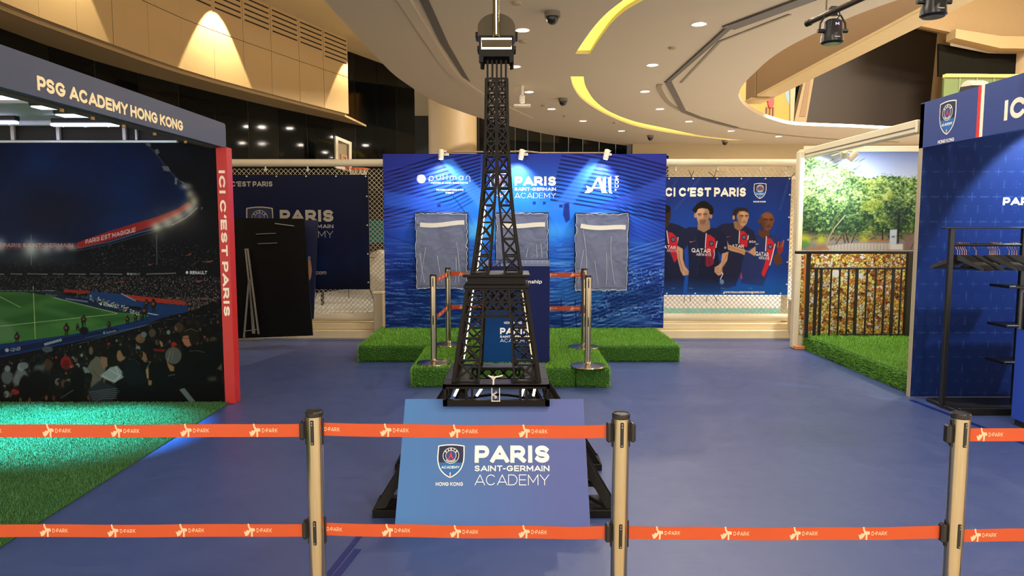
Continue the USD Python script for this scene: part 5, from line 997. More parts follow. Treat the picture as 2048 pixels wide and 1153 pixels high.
# near crowd: heads growing towards the lower right
edge_y = lambda x: np.interp(x, [-250, 0, 110, 180, 250, 322, 372, 441], [775, 727, 700, 682, 668, 637, 625, 600])
for x in range(-250, 442, 3):
    K.poly([(x, edge_y(x)), (x + 3.2, edge_y(x + 3.2)), (x + 3.2, 830), (x, 830)], (12, 13, 16))
for a, c in (((150, 690), (330, 640)), ((330, 640), (441, 628)), ((170, 676), (300, 650))): K.line([a, c], 1.2, (120, 124, 130), .5)
ppl = []
for k in range(900):
    x = r.uniform(-240, 440); d = r.uniform(0, 1) ** 1.6 * (800 - edge_y(x)); ppl.append((edge_y(x) + d, x, np.clip(1.5 + d * .085 + max(0, x - 200) * .004 * min(1, d / 40), 1.5, 11)))
for y, x, s in sorted(ppl):
    dark = np.array(((16, 16, 19), (22, 22, 25), (12, 13, 15), (30, 30, 34), (40, 36, 34))[r.integers(5)]); lo = s > 5
    K.ell(x + s * .5, y + s * 2.2, s * 1.9, s * 2.0, dark * .8, 1, .25); 
    hood = r.random(); hc = (20, 17, 15) if hood < .86 else ((104, 110, 112) if hood < .92 else (66, 54, 44))
    if hood > .97: hc = (140, 34, 32)
    K.ell(x, y, s * .82, s * 1.0, hc, 1, .2); fc = np.array((132, 94, 72)) * r.uniform(.5, 1.05)
    if r.random() < .5: K.ell(x - s * .46, y + s * .18, s * .32, s * .56, fc * .85, .9, .35)
    if lo: K.line([(x + s * .2, y + s * 1.1), (x + s * 1.5, y + s * 1.6)], .8, (70, 72, 74), .35)
Z = lambda q: [(200 + a / 6.404, 640 + b / 6.404) for a, b in q]; Z3 = lambda q: [(a / 4.435, 560 + b / 4.435) for a, b in q]
K.poly(Z([(330, 520), (480, 490), (700, 560), (1000, 420), (1300, 300), (1560, 250), (1560, 1110), (0, 1090), (200, 800)]), (10, 11, 13), .96, 3)
K.poly(Z3([(770, 790), (800, 730), (850, 680), (905, 690), (940, 790), (900, 880), (880, 950), (800, 960), (820, 850)]), (92, 86, 76), 1, 1); K.ell(188, 697, 11, 15, (22, 18, 17)); K.ell(182, 702, 4, 8, (120, 88, 68), .8); K.line(Z3([(820, 800), (880, 870)]), 1.2, (60, 56, 50))
K.ell(213, 712, 12, 14, (18, 16, 15)); K.poly(Z3([(895, 680), (950, 690), (955, 770), (915, 790), (895, 730)]), (126, 92, 72), 1, 1)
K.poly(Z([(0, 720), (130, 610), (220, 590), (300, 680), (320, 730), (180, 810), (60, 760)]), (128, 136, 142), 1, 1)
for p in ([(30, 720), (200, 800)], [(120, 640), (260, 720), (200, 790)], [(200, 600), (240, 700)], [(290, 690), (180, 780)]): K.line(Z(p), 1.1, (186, 192, 196), .8)
K.poly(Z([(-160, 900), (0, 780), (200, 860), (260, 920), (120, 1080), (-120, 1080)]), (34, 40, 46), 1, 2)
for k in range(6): K.line(Z([(-140 + 12 * k, 930 + 24 * k), (40, 900 + 22 * k), (210, 880 + 26 * k)]), 1.3, (98, 108, 114), .8)
def person(hx, hy, rx, ry, hair, skin, face): K.ell(*Z([(hx, hy)])[0], rx / 6.4, ry / 6.4, hair, 1, .12); K.poly(Z(face), skin, 1, 1)
person(300, 420, 80, 90, (17, 14, 13), (128, 94, 72), [(225, 400), (260, 390), (300, 470), (330, 480), (310, 510), (260, 540), (228, 520), (212, 470)]); K.poly(Z([(330, 520), (420, 510), (520, 620), (600, 800), (380, 860), (280, 700)]), (16, 20, 26), 1, 2); K.line(Z([(360, 505), (440, 500), (510, 580)]), 1.0, (90, 96, 104), .6)
person(620, 420, 85, 90, (15, 13, 13), (120, 86, 64), [(545, 400), (590, 440), (610, 520), (570, 540), (530, 500), (550, 460)]); K.poly(Z([(585, 640), (620, 600), (625, 760), (600, 750)]), (150, 112, 80), 1, 1); K.poly(Z([(615, 770), (665, 780), (660, 840), (620, 840)]), (130, 98, 70), 1, 1); K.line(Z([(570, 540), (650, 540), (600, 610)]), 1.2, (130, 130, 124), .7); K.poly(Z([(680, 370), (830, 380), (830, 410), (690, 400)]), (110, 24, 26), 1, 1)
person(940, 460, 105, 110, (80, 80, 76), (136, 96, 66), [(845, 480), (880, 560), (950, 600), (950, 660), (900, 660), (870, 600)]); K.line(Z([(870, 720), (960, 700)]), 1.6, (80, 96, 110), .8); K.line(Z([(900, 400), (870, 520)]), 2, (130, 130, 124), .5); K.line(Z([(940, 400), (920, 520)]), 1.4, (120, 120, 116), .5)
person(1160, 220, 115, 110, (26, 20, 16), (150, 98, 76), [(1065, 210), (1130, 200), (1150, 280), (1170, 330), (1120, 350), (1080, 320), (1050, 260)]); K.line(Z([(1050, 240), (1130, 240)]), 1.2, (30, 24, 22)); K.line(Z([(1080, 150), (1160, 115), (1250, 150)]), 2.2, (92, 68, 46), .7); K.line(Z([(1150, 400), (1240, 395), (1340, 420)]), 1.0, (110, 116, 120), .7)
person(800, 260, 60, 70, (16, 14, 14), (140, 104, 82), [(760, 260), (800, 290), (810, 340), (785, 350), (765, 300)]); person(1380, 150, 80, 80, (14, 13, 13), (120, 80, 60), [(1320, 200), (1360, 220), (1340, 250)]); person(1010, 100, 60, 60, (60, 44, 32), (120, 88, 68), [(955, 80), (990, 110), (970, 150)])
person(520, 240, 60, 60, (96, 72, 48), (110, 80, 60), [(450, 240), (500, 200), (520, 250), (470, 280)]); K.ell(*Z([(670, 170)])[0], 7, 8, (70, 60, 48)); K.ell(*Z([(560, 190)])[0], 6, 6, (90, 96, 104))
K.ell(132, 726, 11, 13, (128, 26, 28)); K.ell(132, 729, 7, 9, (90, 20, 22)); K.ell(96, 730, 9, 11, (60, 44, 34)); K.ell(42, 735, 7, 9, (120, 126, 128)); K.ell(14, 755, 11, 14, (78, 82, 84)); K.ell(15, 738, 6, 6, (110, 116, 118)); K.ell(48, 732, 9, 7, (100, 106, 110)); K.poly(Z3([(110, 880), (150, 800), (220, 800), (260, 860), (130, 950)]), (112, 118, 120), .8, 3); K.poly(Z3([(280, 860), (310, 760), (400, 750), (380, 850)]), (76, 78, 80), .9, 3); K.ell(95, 699, 11, 6, (70, 70, 84)); K.ell(75, 770, 22, 30, (16, 14, 13)); K.ell(50, 775, 12, 24, (13, 12, 13)); K.ell(155, 765, 15, 26, (12, 11, 12)); K.line(Z3([(540, 1050), (650, 980)]), 1.6, (70, 74, 78))
K.poly(Z3([(1590, 975), (1635, 960), (1745, 1095), (1700, 1110)]), (96, 110, 112), 1, .6)
K.poly(Z([(1500, 630), (1560, 560), (1560, 650)]), (96, 78, 56), 1, 2); K.poly(Z([(1370, 750), (1430, 725), (1490, 730), (1490, 780), (1400, 790)]), (54, 54, 50), 1, 3)
K.build('mural_print', MURALPRINT, t, .68)
# roof frame, black valance, aluminium rail, light bars
ALW = mat('aluminium_frame', (206, 204, 214), .35, metal=.4); ROOF = mat('booth_roof', (150, 142, 140), .7); LEDW = mat('led_bar_white', (240, 244, 255), .4, emit=3, ecol=(206, 214, 255))
obj('roof_panel', MB().box((-6.2, 1.0, 2.49), (LX - .06, 6.34, 2.505)), ROOF, t); obj('valance', MB().box((-6.2, MY + .01, zt + .012), (LX - .1, MY + .06, 2.49)), mat('valance_black', (14, 14, 18), .6), t)
obj('top_rail', MB().box((-6.2, MY - .03, zt - .006), (pm.loc(357, 284)[0], MY + .01, zt + .016), .003), ALW, t)
for px in (27, 118, 250, 274): x = pm.loc(px, 265)[0]; w_ = .016 if px != 274 else .01; obj('rail_post', MB().box((x - w_, MY - .02, zt + .016), (x + w_, MY + .01, 2.49), .003), ALW, t)
for k in range(6): a = onX(120 + 62 * k, 214 + 14.6 * k, LX - .09); obj('fascia_bolt', MB().cyl((LX - .08, a[1], zf0 - .0), (LX - .08, a[1], zf0 - .03), .012, 10), mat('bolt_brass', (150, 120, 70), .35, metal=.7), t)
obj('fascia_beam', MB().box((LX - .13, -.5, zf0 - .01), (LX - .055, 6.25, zf0 + .04), .004), mat('beam_dark_wood', (70, 60, 52), .6), t)
for y, w_ in ((5.95, .05), (4.9, .05), (3.9, .05)): obj('roof_beam', MB().box((-6.2, y - w_ / 2, 2.45), (LX - .06, y + w_ / 2, 2.49), .004), ALW, t)
b = MB(); c0, c1 = np.array((-4.35, 5.85, 2.36)), np.array((-6.1, 4.2, 2.36))
for dz in (0, .09): obj('truss_chord', MB().bar(c0 + (0, 0, dz), c1 + (0, 0, dz), .04, .03), ALW, t)
for f in np.linspace(0, 1, 14): p = c0 + (c1 - c0) * f; obj('truss_web', MB().bar(p + (0, 0, .0), p + (0, 0, .1), .02, .03, (0, 1, 0)), ALW, t)
for k, (x0, x1) in enumerate(((104, 236), (-90, 34))):
    a, c = onY(x0, 250 if k == 0 else 245, 5.7), onY(x1, 251 if k == 0 else 247, 5.7); b_ = thing('led_bar', ('long white LED light bar hanging above the stadium mural' if k == 0 else 'short white LED light bar cut by the left edge, above the mural'), 'light bar', a, 'LED bars inside the left booth')
    obj('housing', MB().box((a[0], 5.68, a[2] + .012), (c[0], 5.74, a[2] + .05), .006), DARK, b_); nled = 14 if k == 0 else 13
    for q in range(nled): x = a[0] + (c[0] - a[0]) * (q + .5) / nled; obj('diode', MB().box((x - .018, 5.672, a[2] - .012), (x + .018, 5.73, a[2] + .012), .006), LEDW, b_)
    for s_ in (.2, .8): x = a[0] + (c[0] - a[0]) * s_; obj('bracket', MB().box((x - .012, 5.7, a[2] + .045), (x + .012, 5.72, 2.49)), ALW, b_)
    [spot(b_.path + f'/beam_{q}', (a[0] + (c[0] - a[0]) * (.15 + .35 * q), 5.71, a[2] - .03), (a[0] + (c[0] - a[0]) * (.15 + .35 * q), 5.36, 0), LAMPS['led'], (.05, .44, 1.0), 21, .02, .6) for q in range(3)]
for k, px in enumerate(((20, 196), (104, 216), (150, 232))):
    a = onY(px[0], px[1], 4.2 + .25 * k) ; a[2] = min(a[2], 2.42); b_ = thing('flood_lamp', ['flat white flood lamp under the booth roof nearest the left edge', 'flat white flood lamp under the booth roof behind the first letters', 'flat white flood lamp under the booth roof farther in'][k], 'flood lamp', a, 'flood lamps under the left booth roof')
    obj('housing', MB().box(a + (-.11, -.06, .006), a + (.11, .06, .04), .006), DARK, b_); obj('lens', MB().box(a + (-.1, -.05, -.004), a + (.1, .05, .006), .003), mat('flood_lens', (240, 244, 255), .4, emit=.9, ecol=(210, 220, 255)), b_); obj('stem', MB().box(a + (-.01, -.01, .04), a + (.01, .01, max(.05, 2.49 - a[2]))), ALW, b_)
for k, xy in enumerate(((-5.4, 2.2), (-5.2, 3.6), (-3.6, 1.8))):  rect(f'/World/booth_flood_{k}', (*xy, 2.5), (*xy, 0), .3, .12, 1.6, (.62, .74, 1.0)) if k < 0 else None
# left booth turf
gx = -2.575; tb = thing('turf_mat', 'artificial grass mat on the floor of the left booth', 'turf mat', (-4, 4.5, 0)); obj('backing', MB().box((-6.2, 1.0, 0), (gx, MY - .012, .012), .005), TURFBASE, tb)
P, N = faces_points([((-4.9, 3.0, .012), (4.9 + gx, 0, 0), (0, MY - .02 - 3.0, 0))], 15000, 21); v, f = blades(P, N, len(P), .018, .003, 22); v[:, 1] = np.minimum(v[:, 1], MY - .004); obj('turf', (v, f), turf_mat('turf_blades_mat', (56, 110, 66), (82, 138, 80)), tb, kind='stuff')

# ================================================================== RIGHT REAR BOOTH: tree mural, railing
GY = 9.12; pg = faceY(GY); gx0 = pg.loc(1600, 500)[0]
t = thing('mural_booth', 'cream framed booth at the right with a garden tree mural and turf floor', 'exhibition booth', (5, 8, 0)); ztop = pg.loc(1780, 302)[1]; zw = pg.loc(1780, 504)[1]
obj('mural_wall', MB().box((gx0 - .03, GY + .002, 0), (6.6, GY + .08, ztop + .02)), FENCE, t)
K = Print(pg, gx0 + .012, 6.2, .17, ztop, .0064, (130, 150, 210)); X, Y = K.X, K.Y
K.mix(slice(None), np.clip((Y - 300) / 55, 0, 1), (196, 210, 238)); K.glow(1650, 335, 60, 30, (226, 234, 246), .8)
n1, n2, n3 = K.noise(.18, .22, 1, 3), K.noise(.05, .06, 5, 3), K.noise(.5, .55, 8, 2)
crown = np.interp(X + 6 * (n1 - .5), [1598, 1606, 1618, 1632, 1648, 1668, 1690, 1706, 1716, 1728, 1742, 1765, 1800, 1840, 1900], [332, 318, 308, 316, 322, 330, 334, 342, 350, 352, 356, 349, 351, 352, 350]) + 14 * (n3 - .5)
fo = np.clip((Y - crown) / 3, 0, 1) * np.clip((484 - Y) / 6, 0, 1) * (n1 + .5 * n3 > .62 - np.clip((Y - crown) / 40, 0, .6))
G = np.array([(46, 66, 52), (72, 104, 62), (112, 148, 82), (164, 194, 120), (206, 224, 160)]); lum = np.clip(.1 + 1.0 * ((n1 - .5) * 1.1 + (n3 - .5) * 1.2 + .42) + .5 * (n2 - .5) - np.clip((Y - 390) / 160, 0, .4), 0, .999) * 4
i0 = lum.astype(int); fr = (lum - i0)[:, None]; col = G[i0] * (1 - fr) + G[np.minimum(i0 + 1, 4)] * fr
K.C = K.C * (1 - fo[:, None]) + col * fo[:, None]
K.mix(slice(None), fo * np.clip(n2 * 2 - 1.1, 0, .5) * (X > 1720), (178, 190, 70)); K.glow(1795, 430, 24, 36, (44, 56, 62), .45); K.glow(1705, 430, 22, 34, (50, 72, 58), .35); K.glow(1612, 455, 20, 30, (40, 60, 46), .4)
r = np.random.default_rng(3)
for k in range(150):
    x = r.uniform(1600, 1720); y = r.uniform(310, 400) + (x - 1600) * .1; l = r.uniform(5, 12); K.line([(x, y), (x + l, y - l * .55)], 1.3, ((92, 124, 80), (196, 216, 150), (60, 90, 64))[k % 3], .6)
g2 = (Y > 465) & (Y < 505); K.mix(slice(None), (g2 & (n1 < .52)) * .85 * np.clip((Y - 462) / 12, 0, 1), (150, 128, 104)); K.mix(slice(None), (g2 & (n1 >= .52)) * .5, (70, 70, 54))
for p, w, c in (([(1653, 492), (1659, 472), (1670, 455), (1690, 431)], 2.4, (168, 164, 128)), ([(1656, 476), (1664, 462), (1668, 440), (1684, 410)], 1.4, (120, 130, 84)), ([(1672, 488), (1684, 470)], 2.2, (90, 80, 66)), ([(1690, 486), (1686, 470)], 2, (56, 50, 42)), ([(1697, 486), (1692, 468)], 2, (50, 46, 40)), ([(1703, 486), (1714, 462)], 2, (60, 54, 46)), ([(1765, 480), (1766, 455)], 2.6, (52, 46, 40)), ([(1796, 486), (1798, 430)], 3.2, (44, 44, 44)), ([(1740, 480), (1758, 468)], 1.6, (90, 80, 66))): K.line(p, w, c)
K.poly([(1735, 481), (1778, 481), (1778, 484), (1735, 484)], (170, 120, 78)); K.poly([(1780, 460), (1794, 459), (1792, 492), (1779, 492)], (196, 208, 222), 1, .5); K.poly([(1783, 472), (1790, 472), (1790, 476), (1783, 476)], (120, 130, 150))
for x, y in ((1608, 478), (1604, 474), (1616, 480), (1644, 478), (1640, 482), (1728, 478)): K.glow(x, y, 8, 7, (196, 206, 60), .7)
K.poly([(1600, 484), (1612, 480), (1622, 490), (1600, 500)], (96, 150, 66), .8, 3); K.poly([(1656, 492), (1700, 487), (1780, 487), (1780, 500), (1640, 502)], (196, 186, 176), 1, 1)
for k in range(18): x = 1662 + 6.6 * k; K.line([(x, 488), (x, 500)], .9, (130, 124, 120), .8)
K.poly([(1615, 496), (1650, 490), (1660, 500), (1612, 503)], (176, 128, 96), .9, 2); K.poly([(1780, 490), (1806, 488), (1806, 500), (1780, 500)], (222, 216, 212), 1, 1); K.poly([(1808, 470), (1842, 470), (1842, 504), (1808, 504)], (140, 110, 110), .8, 4); K.line([(1822, 498), (1830, 480)], 1.4, (90, 70, 70))
K.poly([(1590, 501), (1850, 501), (1850, 508), (1590, 508)], (210, 206, 204))
# gabion of coloured stones, printed
pb_ = np.nonzero(Y > 505)[0]; rr = np.random.default_rng(5); bx = (X[pb_].min() - 6, X[pb_].max() + 6, 500, Y[pb_].max() + 6); ns = int((bx[1] - bx[0]) * (bx[3] - bx[2]) / 30); S = np.c_[rr.uniform(bx[0], bx[1], ns), rr.uniform(bx[2], bx[3], ns)]
d, ix = cKDTree(S).query(np.c_[X[pb_], Y[pb_]], k=2); PAL = np.array([(206, 166, 92), (222, 190, 120), (184, 136, 66), (232, 214, 170), (150, 100, 50), (196, 160, 84), (180, 100, 60), (240, 230, 206), (120, 84, 54), (210, 186, 110), (172, 168, 150)])
pc = PAL[rr.choice(len(PAL), ns, p=[.17, .14, .15, .1, .1, .1, .05, .05, .06, .05, .03])] * rr.uniform(.78, 1.12, (ns, 1)); e_ = np.clip((d[:, 1] - d[:, 0]) / 1.3, 0, 1)[:, None]; K.C[pb_] = pc[ix[:, 0]] * e_ + np.array((50, 28, 14)) * (1 - e_)
K.poly([(1608, 518), (1613, 512), (1619, 520), (1617, 690), (1606, 690)], (186, 100, 44), .8, 1)
for q, c in (([(1664, 542), (1677, 540), (1679, 550), (1674, 556), (1664, 553)], (206, 200, 200)), ([(1717, 545), (1727, 549), (1724, 560), (1717, 556)], (220, 210, 204)), ([(1633, 518), (1638, 518), (1638, 528), (1631, 528)], (226, 196, 110)), ([(1746, 534), (1730, 548), (1734, 552)], (40, 36, 34))): K.poly(q, c, .9, .6)
K.C[pb_] = np.clip(K.C[pb_] * 1.5, 0, 250)
K.build('mural_print', MURALPRINT, t, .74)
hx = 3.79; zb0, zb1 = 2.475, 2.6
obj('header_beam', MB().box((hx - .03, 6.62, zb0), (hx + .05, GY + .1, zb1), .012), FENCE, t); obj('header_groove', MB().box((hx - .034, 6.64, zb0 + .045), (hx - .02, GY + .06, zb0 + .055)), mat('groove_grey', (96, 90, 80), .6), t); obj('corner_post', MB().box((gx0 - .06, GY - .03, 0), (gx0 + .015, GY + .09, zb1 - .03), .015), FENCE, t)
obj('inner_trim', MB().box((gx0, GY - .02, ztop - .012), (6.2, GY + .01, ztop + .06), .006), FENCE, t)
pw = np.array((gx0 + .015, GY, 0)); obj('skirting', MB().box((gx0 - .06, GY - .1, 0), (gx0 + .2, GY - .03, .05), .008), mat('skirting_orange', (206, 138, 84), .5), t)
# spotlights over the mural
for px, py, lab, dx in ((1706, 312, 'white spotlight tilted over the tree mural at its top', .3), (1688, 308, 'white round spotlight facing the tree mural, left of the tilted one', -.25)):
    c = onY(px, py, 8.7); s = thing('mural_spotlight', lab, 'spotlight', c, 'white spotlights over the tree mural'); ax = unit((dx * 1.6, -.3, .7)) if dx > 0 else unit((dx, -.7, .4))
    obj('housing', MB().tube([c - ax * .07, c - ax * .06, c + ax * .055, c + ax * .065], [.034, .04, .04, .032], 20), LAMPW, s, smooth=40); obj('lens', MB().cyl(c - ax * .074, c - ax * .07, .033, 18), mat('led_white', (240, 246, 255)), s); obj('arm', MB().tube([c + ax * .03, c + (-.06, .12, .06), c + (-.08, GY - 8.7 - .02, .04)], .011, 8), LAMPW, s)
    spot(s.path + '/beam', c - ax * .1, (c[0] - (.35 if dx < 0 else -.75), GY, 1.75), LAMPS['tree'] * (1.3 if dx < 0 else .8), (.92, .97, 1.0), 72, .02, .9)
turf_block('turf_platform', 'bright turf platform on the floor of the tree mural booth behind the black railing', (3.82, 6.58, 0), (6.0, GY - .02, PZ - .01), 6500, 'fl', 31)
# railing
RY = 8.93; pr = faceY(RY); RAILB = mat('railing_black', (22, 21, 20), .4, var=.2); rt = thing('black_railing', 'black metal railing in front of the stone print on the turf', 'railing', (4.5, RY, PZ)); zr = pr.loc(1700, 505)[1]; za = pr.loc(1700, 537)[1]; X_ = lambda px, py=590: pr.loc(px, py)[0]
obj('handrail', MB().box((X_(1588), RY - .03, zr - .02), (X_(1828, 505), RY + .03, zr + .012), .006), RAILB, rt); obj('cap_strip', MB().box((X_(1588), RY - .032, zr + .012), (X_(1828, 505), RY + .02, zr + .018)), STEEL, rt)
obj('mid_rail', MB().box((X_(1617), RY - .015, za - .015), (X_(1818), RY + .015, za + .01), .004), RAILB, rt); obj('bottom_rail', MB().box((X_(1684), RY - .015, PZ + .005), (X_(1815), RY + .015, PZ + .02)), RAILB, rt)
for px, w in ((1614.5, .045), (1817, .075)): obj('post', MB().box((X_(px) - w / 2, RY - w / 2, PZ - .02), (X_(px) + w / 2, RY + w / 2, zr), .005), RAILB, rt)
for px, w in ((1631, .038), (1641, .03), (1661, .016), (1678, .016), (1695.5, .016), (1712, .036), (1732.5, .016), (1750, .016), (1768, .018), (1785, .036), (1801, .016)): obj('baluster', MB().box((X_(px) - w / 2, RY - .012, PZ), (X_(px) + w / 2, RY + .012, za), .003), RAILB, rt)

# ================================================================== RIGHT NEAR BOOTH: blue wall, fascia, clothes rack
EX, EY = 3.76, 6.5; pe = faceY(EY); BL1 = mat('fascia_royal_blue', (36, 62, 132), .5, var=.02)
t = thing('blue_booth', 'royal blue booth at the right edge with crest on its fascia', 'exhibition booth', (5, 5, 0)); z0, z1 = 2.325, 2.735
obj('end_wall', MB().box((EX, EY + .002, 0), (7.2, EY + .06, z1 - .01), .0), mat('end_wall_edge', (170, 158, 130), .5), t)
ext = 6.56; pq = Plane((EX, 0, 0), (0, -1, 0), (0, 0, 1)); obj('fascia', MB().poly(sg.box(-ext, z0, -1.0, z1), pq, .06, -.06), BL1, t); obj('top_beam', MB().box((EX + .06, 1.0, z1 - .1), (EX + .12, EY, z1 - .02)), DARK, t)
K = Print(pe, EX + .004, 7.0, .004, z0 + .2, .0085, (32, 56, 122)); 
U, V = K.U, K.V
def plus(u0, v0, s, c, a):
    b_ = np.minimum(np.abs(U - u0) + 8 * np.abs(V - v0), np.abs(V - v0) + 8 * np.abs(U - u0)); i = np.nonzero(b_ < s)[0]; K.mix(i, a * (1 - b_[i] / s), c)
for i in range(30):
    for j in range(22):
        u_, v_ = EX + .02 + .115 * i + (.0575 if j % 2 else 0), .04 + .115 * j; plus(u_, v_, .045, (104, 136, 206), .5); 
        for dx, dz in ((.03, .0), (-.03, .0), (0, .03), (0, -.03)): plus(u_ + dx, v_ + dz, .02, (104, 136, 206), .35)
K.build('wall_print', MURALPRINT, t, .5)
CRM = mat('fascia_white', (250, 238, 214), .5, var=.01)
obj('lettering', MB().poly(px_text(pe, 'PARIS SAINT-GERMAIN', 2005, 411, 2300, 395, .26), pe, .003), WHITE_PRINT, t)
crest(t, pq, 1895, 235, 66)
yA, yB = pq.loc(1957, 230)[0], pq.loc(1965, 230)[0]; w_ = .035; obj('red_stripe', MB().poly(sg.box(yA - .018, z0, yA + .022, z1), pq, .001), INKS['red'], t); obj('white_stripe', MB().poly(sg.box(yA + .022, z0, yA + .06, z1), pq, .001), CRM, t)
ua, va = pq.loc(2008, 242); _, vb = pq.loc(2012, 201); P = lettering("ICI C'EST PARIS", .24, .18); sc_ = (vb - va); obj('lettering', MB().poly(sa.affine_transform(P, [sc_ * .95, 0, 0, sc_, ua, va]), pq, .002), CRM, t)
spot('/World/blue_wall_lamp', (5.25, 5.6, 2.7), (5.15, 6.5, 1.75), LAMPS['booth'], (.62, .82, 1.0), 40, .03, .2)
# black speaker on the fascia top
c = pq.pt(*pq.loc(1945, 186), -.2); c = onX(1945, 182, EX + .22); s = thing('stage_monitor', 'black wedge lamp with pale top sitting on the blue fascia', 'lamp', c); c[2] = z1 + .0
obj('housing', MB().poly(sg.Polygon([(-.1, -.02), (.09, -.02), (.1, .07), (-.06, .085)]), Plane(c, (0, -1, 0), (0, 0, 1)), .14, -.07), BLK, s); obj('top_panel', MB().poly(sg.Polygon([(-.06, .085), (.1, .07), (.09, .1), (.03, .125), (-.03, .115)]), Plane(c, (0, -1, 0), (0, 0, 1)), .14, -.07), mat('lamp_pale', (236, 224, 200), .5), s)
# clothes rack
RKY = 6.1; pk = faceY(RKY); rk = thing('clothes_rack', 'tall black metal clothes rack against the blue wall at the right', 'clothes rack', (4.2, RKY, 0)); zT = pk.loc(1960, 456)[1]; zR = pk.loc(1960, 490)[1]; xa, xb = pk.loc(1893, 650)[0], pk.loc(2040, 600)[0]
obj('base_tray', MB().box((EX + .06, 5.86, 0), (4.75, 6.34, .035), .006), RAILB, rk); obj('base_rim', MB().box((EX + .06, 5.85, .0), (4.75, 5.88, .06), .004), RAILB, rk)
for x in (xa, xb): obj('upright', MB().box((x - .02, RKY - .02, .035), (x + .02, RKY + .02, zT), .004), RAILB, rk)
obj('top_bar', MB().box((xa - .075, RKY - .03, zT - .008), (xb + .3, RKY + .03, zT + .008), .003), RAILB, rk); obj('hanging_rail', MB().cyl((xa, RKY, zR), (xb + .02, RKY, zR), .014, 14), RAILB, rk, smooth=40)
for py in (573, 651, 723): z = pk.loc(2030, py)[1]; obj('shelf', MB().box((xb - .17, RKY - .1, z - .012), (xb + .4, RKY + .16, z + .012), .004), RAILB, rk)
HANG = mat('hanger_black', (18, 17, 17), .35, var=.2); HOOK = mat('hook_copper', (178, 140, 112), .25, metal=.9); proto = None
hpx = [1916, 1920.5, 1925, 1929.5, 1933.5, 1953, 1980, 1983, 1986, 1989, 1992, 1995.5, 2000, 2019, 2024.5, 2029, 2034]; hl = ['first', 'second', 'third', 'fourth', 'fifth']
for k, px in enumerate(hpx):
    x = pk.loc(px, 490)[0]; loc = (x, RKY, zR); grp = 'hangers bunched at the left end of the rack' if k < 5 else 'hangers bunched in the middle of the rack' if 5 < k < 13 else 'hangers at the right end of the rack'
    lab = 'single black hanger alone between two bunches on the rack' if k == 5 else ('black hanger in the bunch beside the left upright of the rack' if k < 5 else 'black hanger in the tight middle bunch on the rack' if k < 13 else 'black hanger in the bunch beside the right upright of the rack')
    rot = 40 + (k * 37 % 9) - 4
    lab = 'single black hanger alone between two bunches on the rack' if k == 5 else (['first', 'second', 'third', 'fourth', 'fifth'][k] + ' black hanger from the left upright, in the left bunch') if k < 5 else (['first', 'second', 'third', 'fourth', 'fifth', 'sixth', 'seventh'][k - 6] + ' black hanger from the left in the tight middle bunch') if k < 13 else (['first', 'second', 'third', 'fourth'][k - 13] + ' black hanger from the left in the bunch by the right upright')
    if proto is None:
        proto = thing('clothes_hanger', lab, 'hanger', loc, grp, None, rot); c = np.array(loc)
        sh = sg.Polygon(smooth([(-.215, -.21), (-.2, -.185), (-.1, -.135), (-.03, -.092), (.03, -.092), (.1, -.135), (.2, -.185), (.215, -.21), (.2, -.215), (.1, -.172), (0, -.135), (-.1, -.172), (-.2, -.215), (-.215, -.21)], 5)).buffer(0)
        obj('shoulder', MB().poly(sh, Plane(c + (.009, 0, 0), (0, 1, 0), (0, 0, 1)), .018, -.018), HANG, proto); obj('trouser_bar', MB().cyl(c + (0, -.195, -.208), c + (0, .195, -.208), .006, 8), HANG, proto)
        obj('hook', MB().tube([c + (0, .0, -.1), c + (0, 0, -.05), c + (0, .014, -.03), c + (0, .02, -.004), c + (0, .012, .014), c + (0, -.004, .02), c + (0, -.017, .008)], .0026, 6), HOOK, proto, label='copper coloured wire hook'); obj('collar', MB().cyl(c + (0, 0, -.1), c + (0, 0, -.082), .006, 8), HOOK, proto)
        for s_ in (-1, 1): obj('grip_strip', MB().bar(c + (.0095, s_ * .13, -.147), c + (.0095, s_ * .185, -.178), .002, .012, (1, 0, 0)), STEEL, proto)
    else: dup(proto, loc, rot, lab, group=grp)
# blue counter with glass case
cb = thing('blue_counter', 'plain blue display counter at the right edge behind the belt', 'counter', (4, 4.9, 0)); xc = onY(2025, 780, 5.6)[0]; zc = onY(2040, 681, 5.0)[2]
obj('body', MB().box((xc, 5.0, .05), (4.9, 5.6, zc), .004), mat('counter_blue', (38, 72, 176), .45, var=.02), cb); obj('plinth', MB().box((xc + .02, 5.02, 0), (4.88, 5.58, .05)), DARK, cb)
gc = thing('glass_case', 'clear glass showcase standing on the blue counter', 'glass case', (4.3, 5.3, zc)); xg = onY(2041, 640, 5.55)[0]; zg = onY(2042, 596, 5.06)[2]
b = MB(); lo, hi = (xg, 5.06, zc), (4.85, 5.55, zg); b.box(lo, (hi[0], 5.065, zg)); b.box((xg, 5.06, zc), (xg + .005, 5.55, zg)); obj('glass', b, ACR, gc)
b = MB()
for a, c in (((xg, 5.06, zc), (xg, 5.06, zg)), ((xg, 5.55, zc), (xg, 5.55, zg)), ((xg, 5.06, zg), (4.85, 5.06, zg)), ((xg, 5.06, zg), (xg, 5.55, zg)), ((xg, 5.06, zc + .15), (4.85, 5.06, zc + .15))): b.bar(a, c, .012, .012, (0, 1, 0) if a[2] != c[2] else (0, 0, 1))
obj('case_frame', b, STEEL, gc)
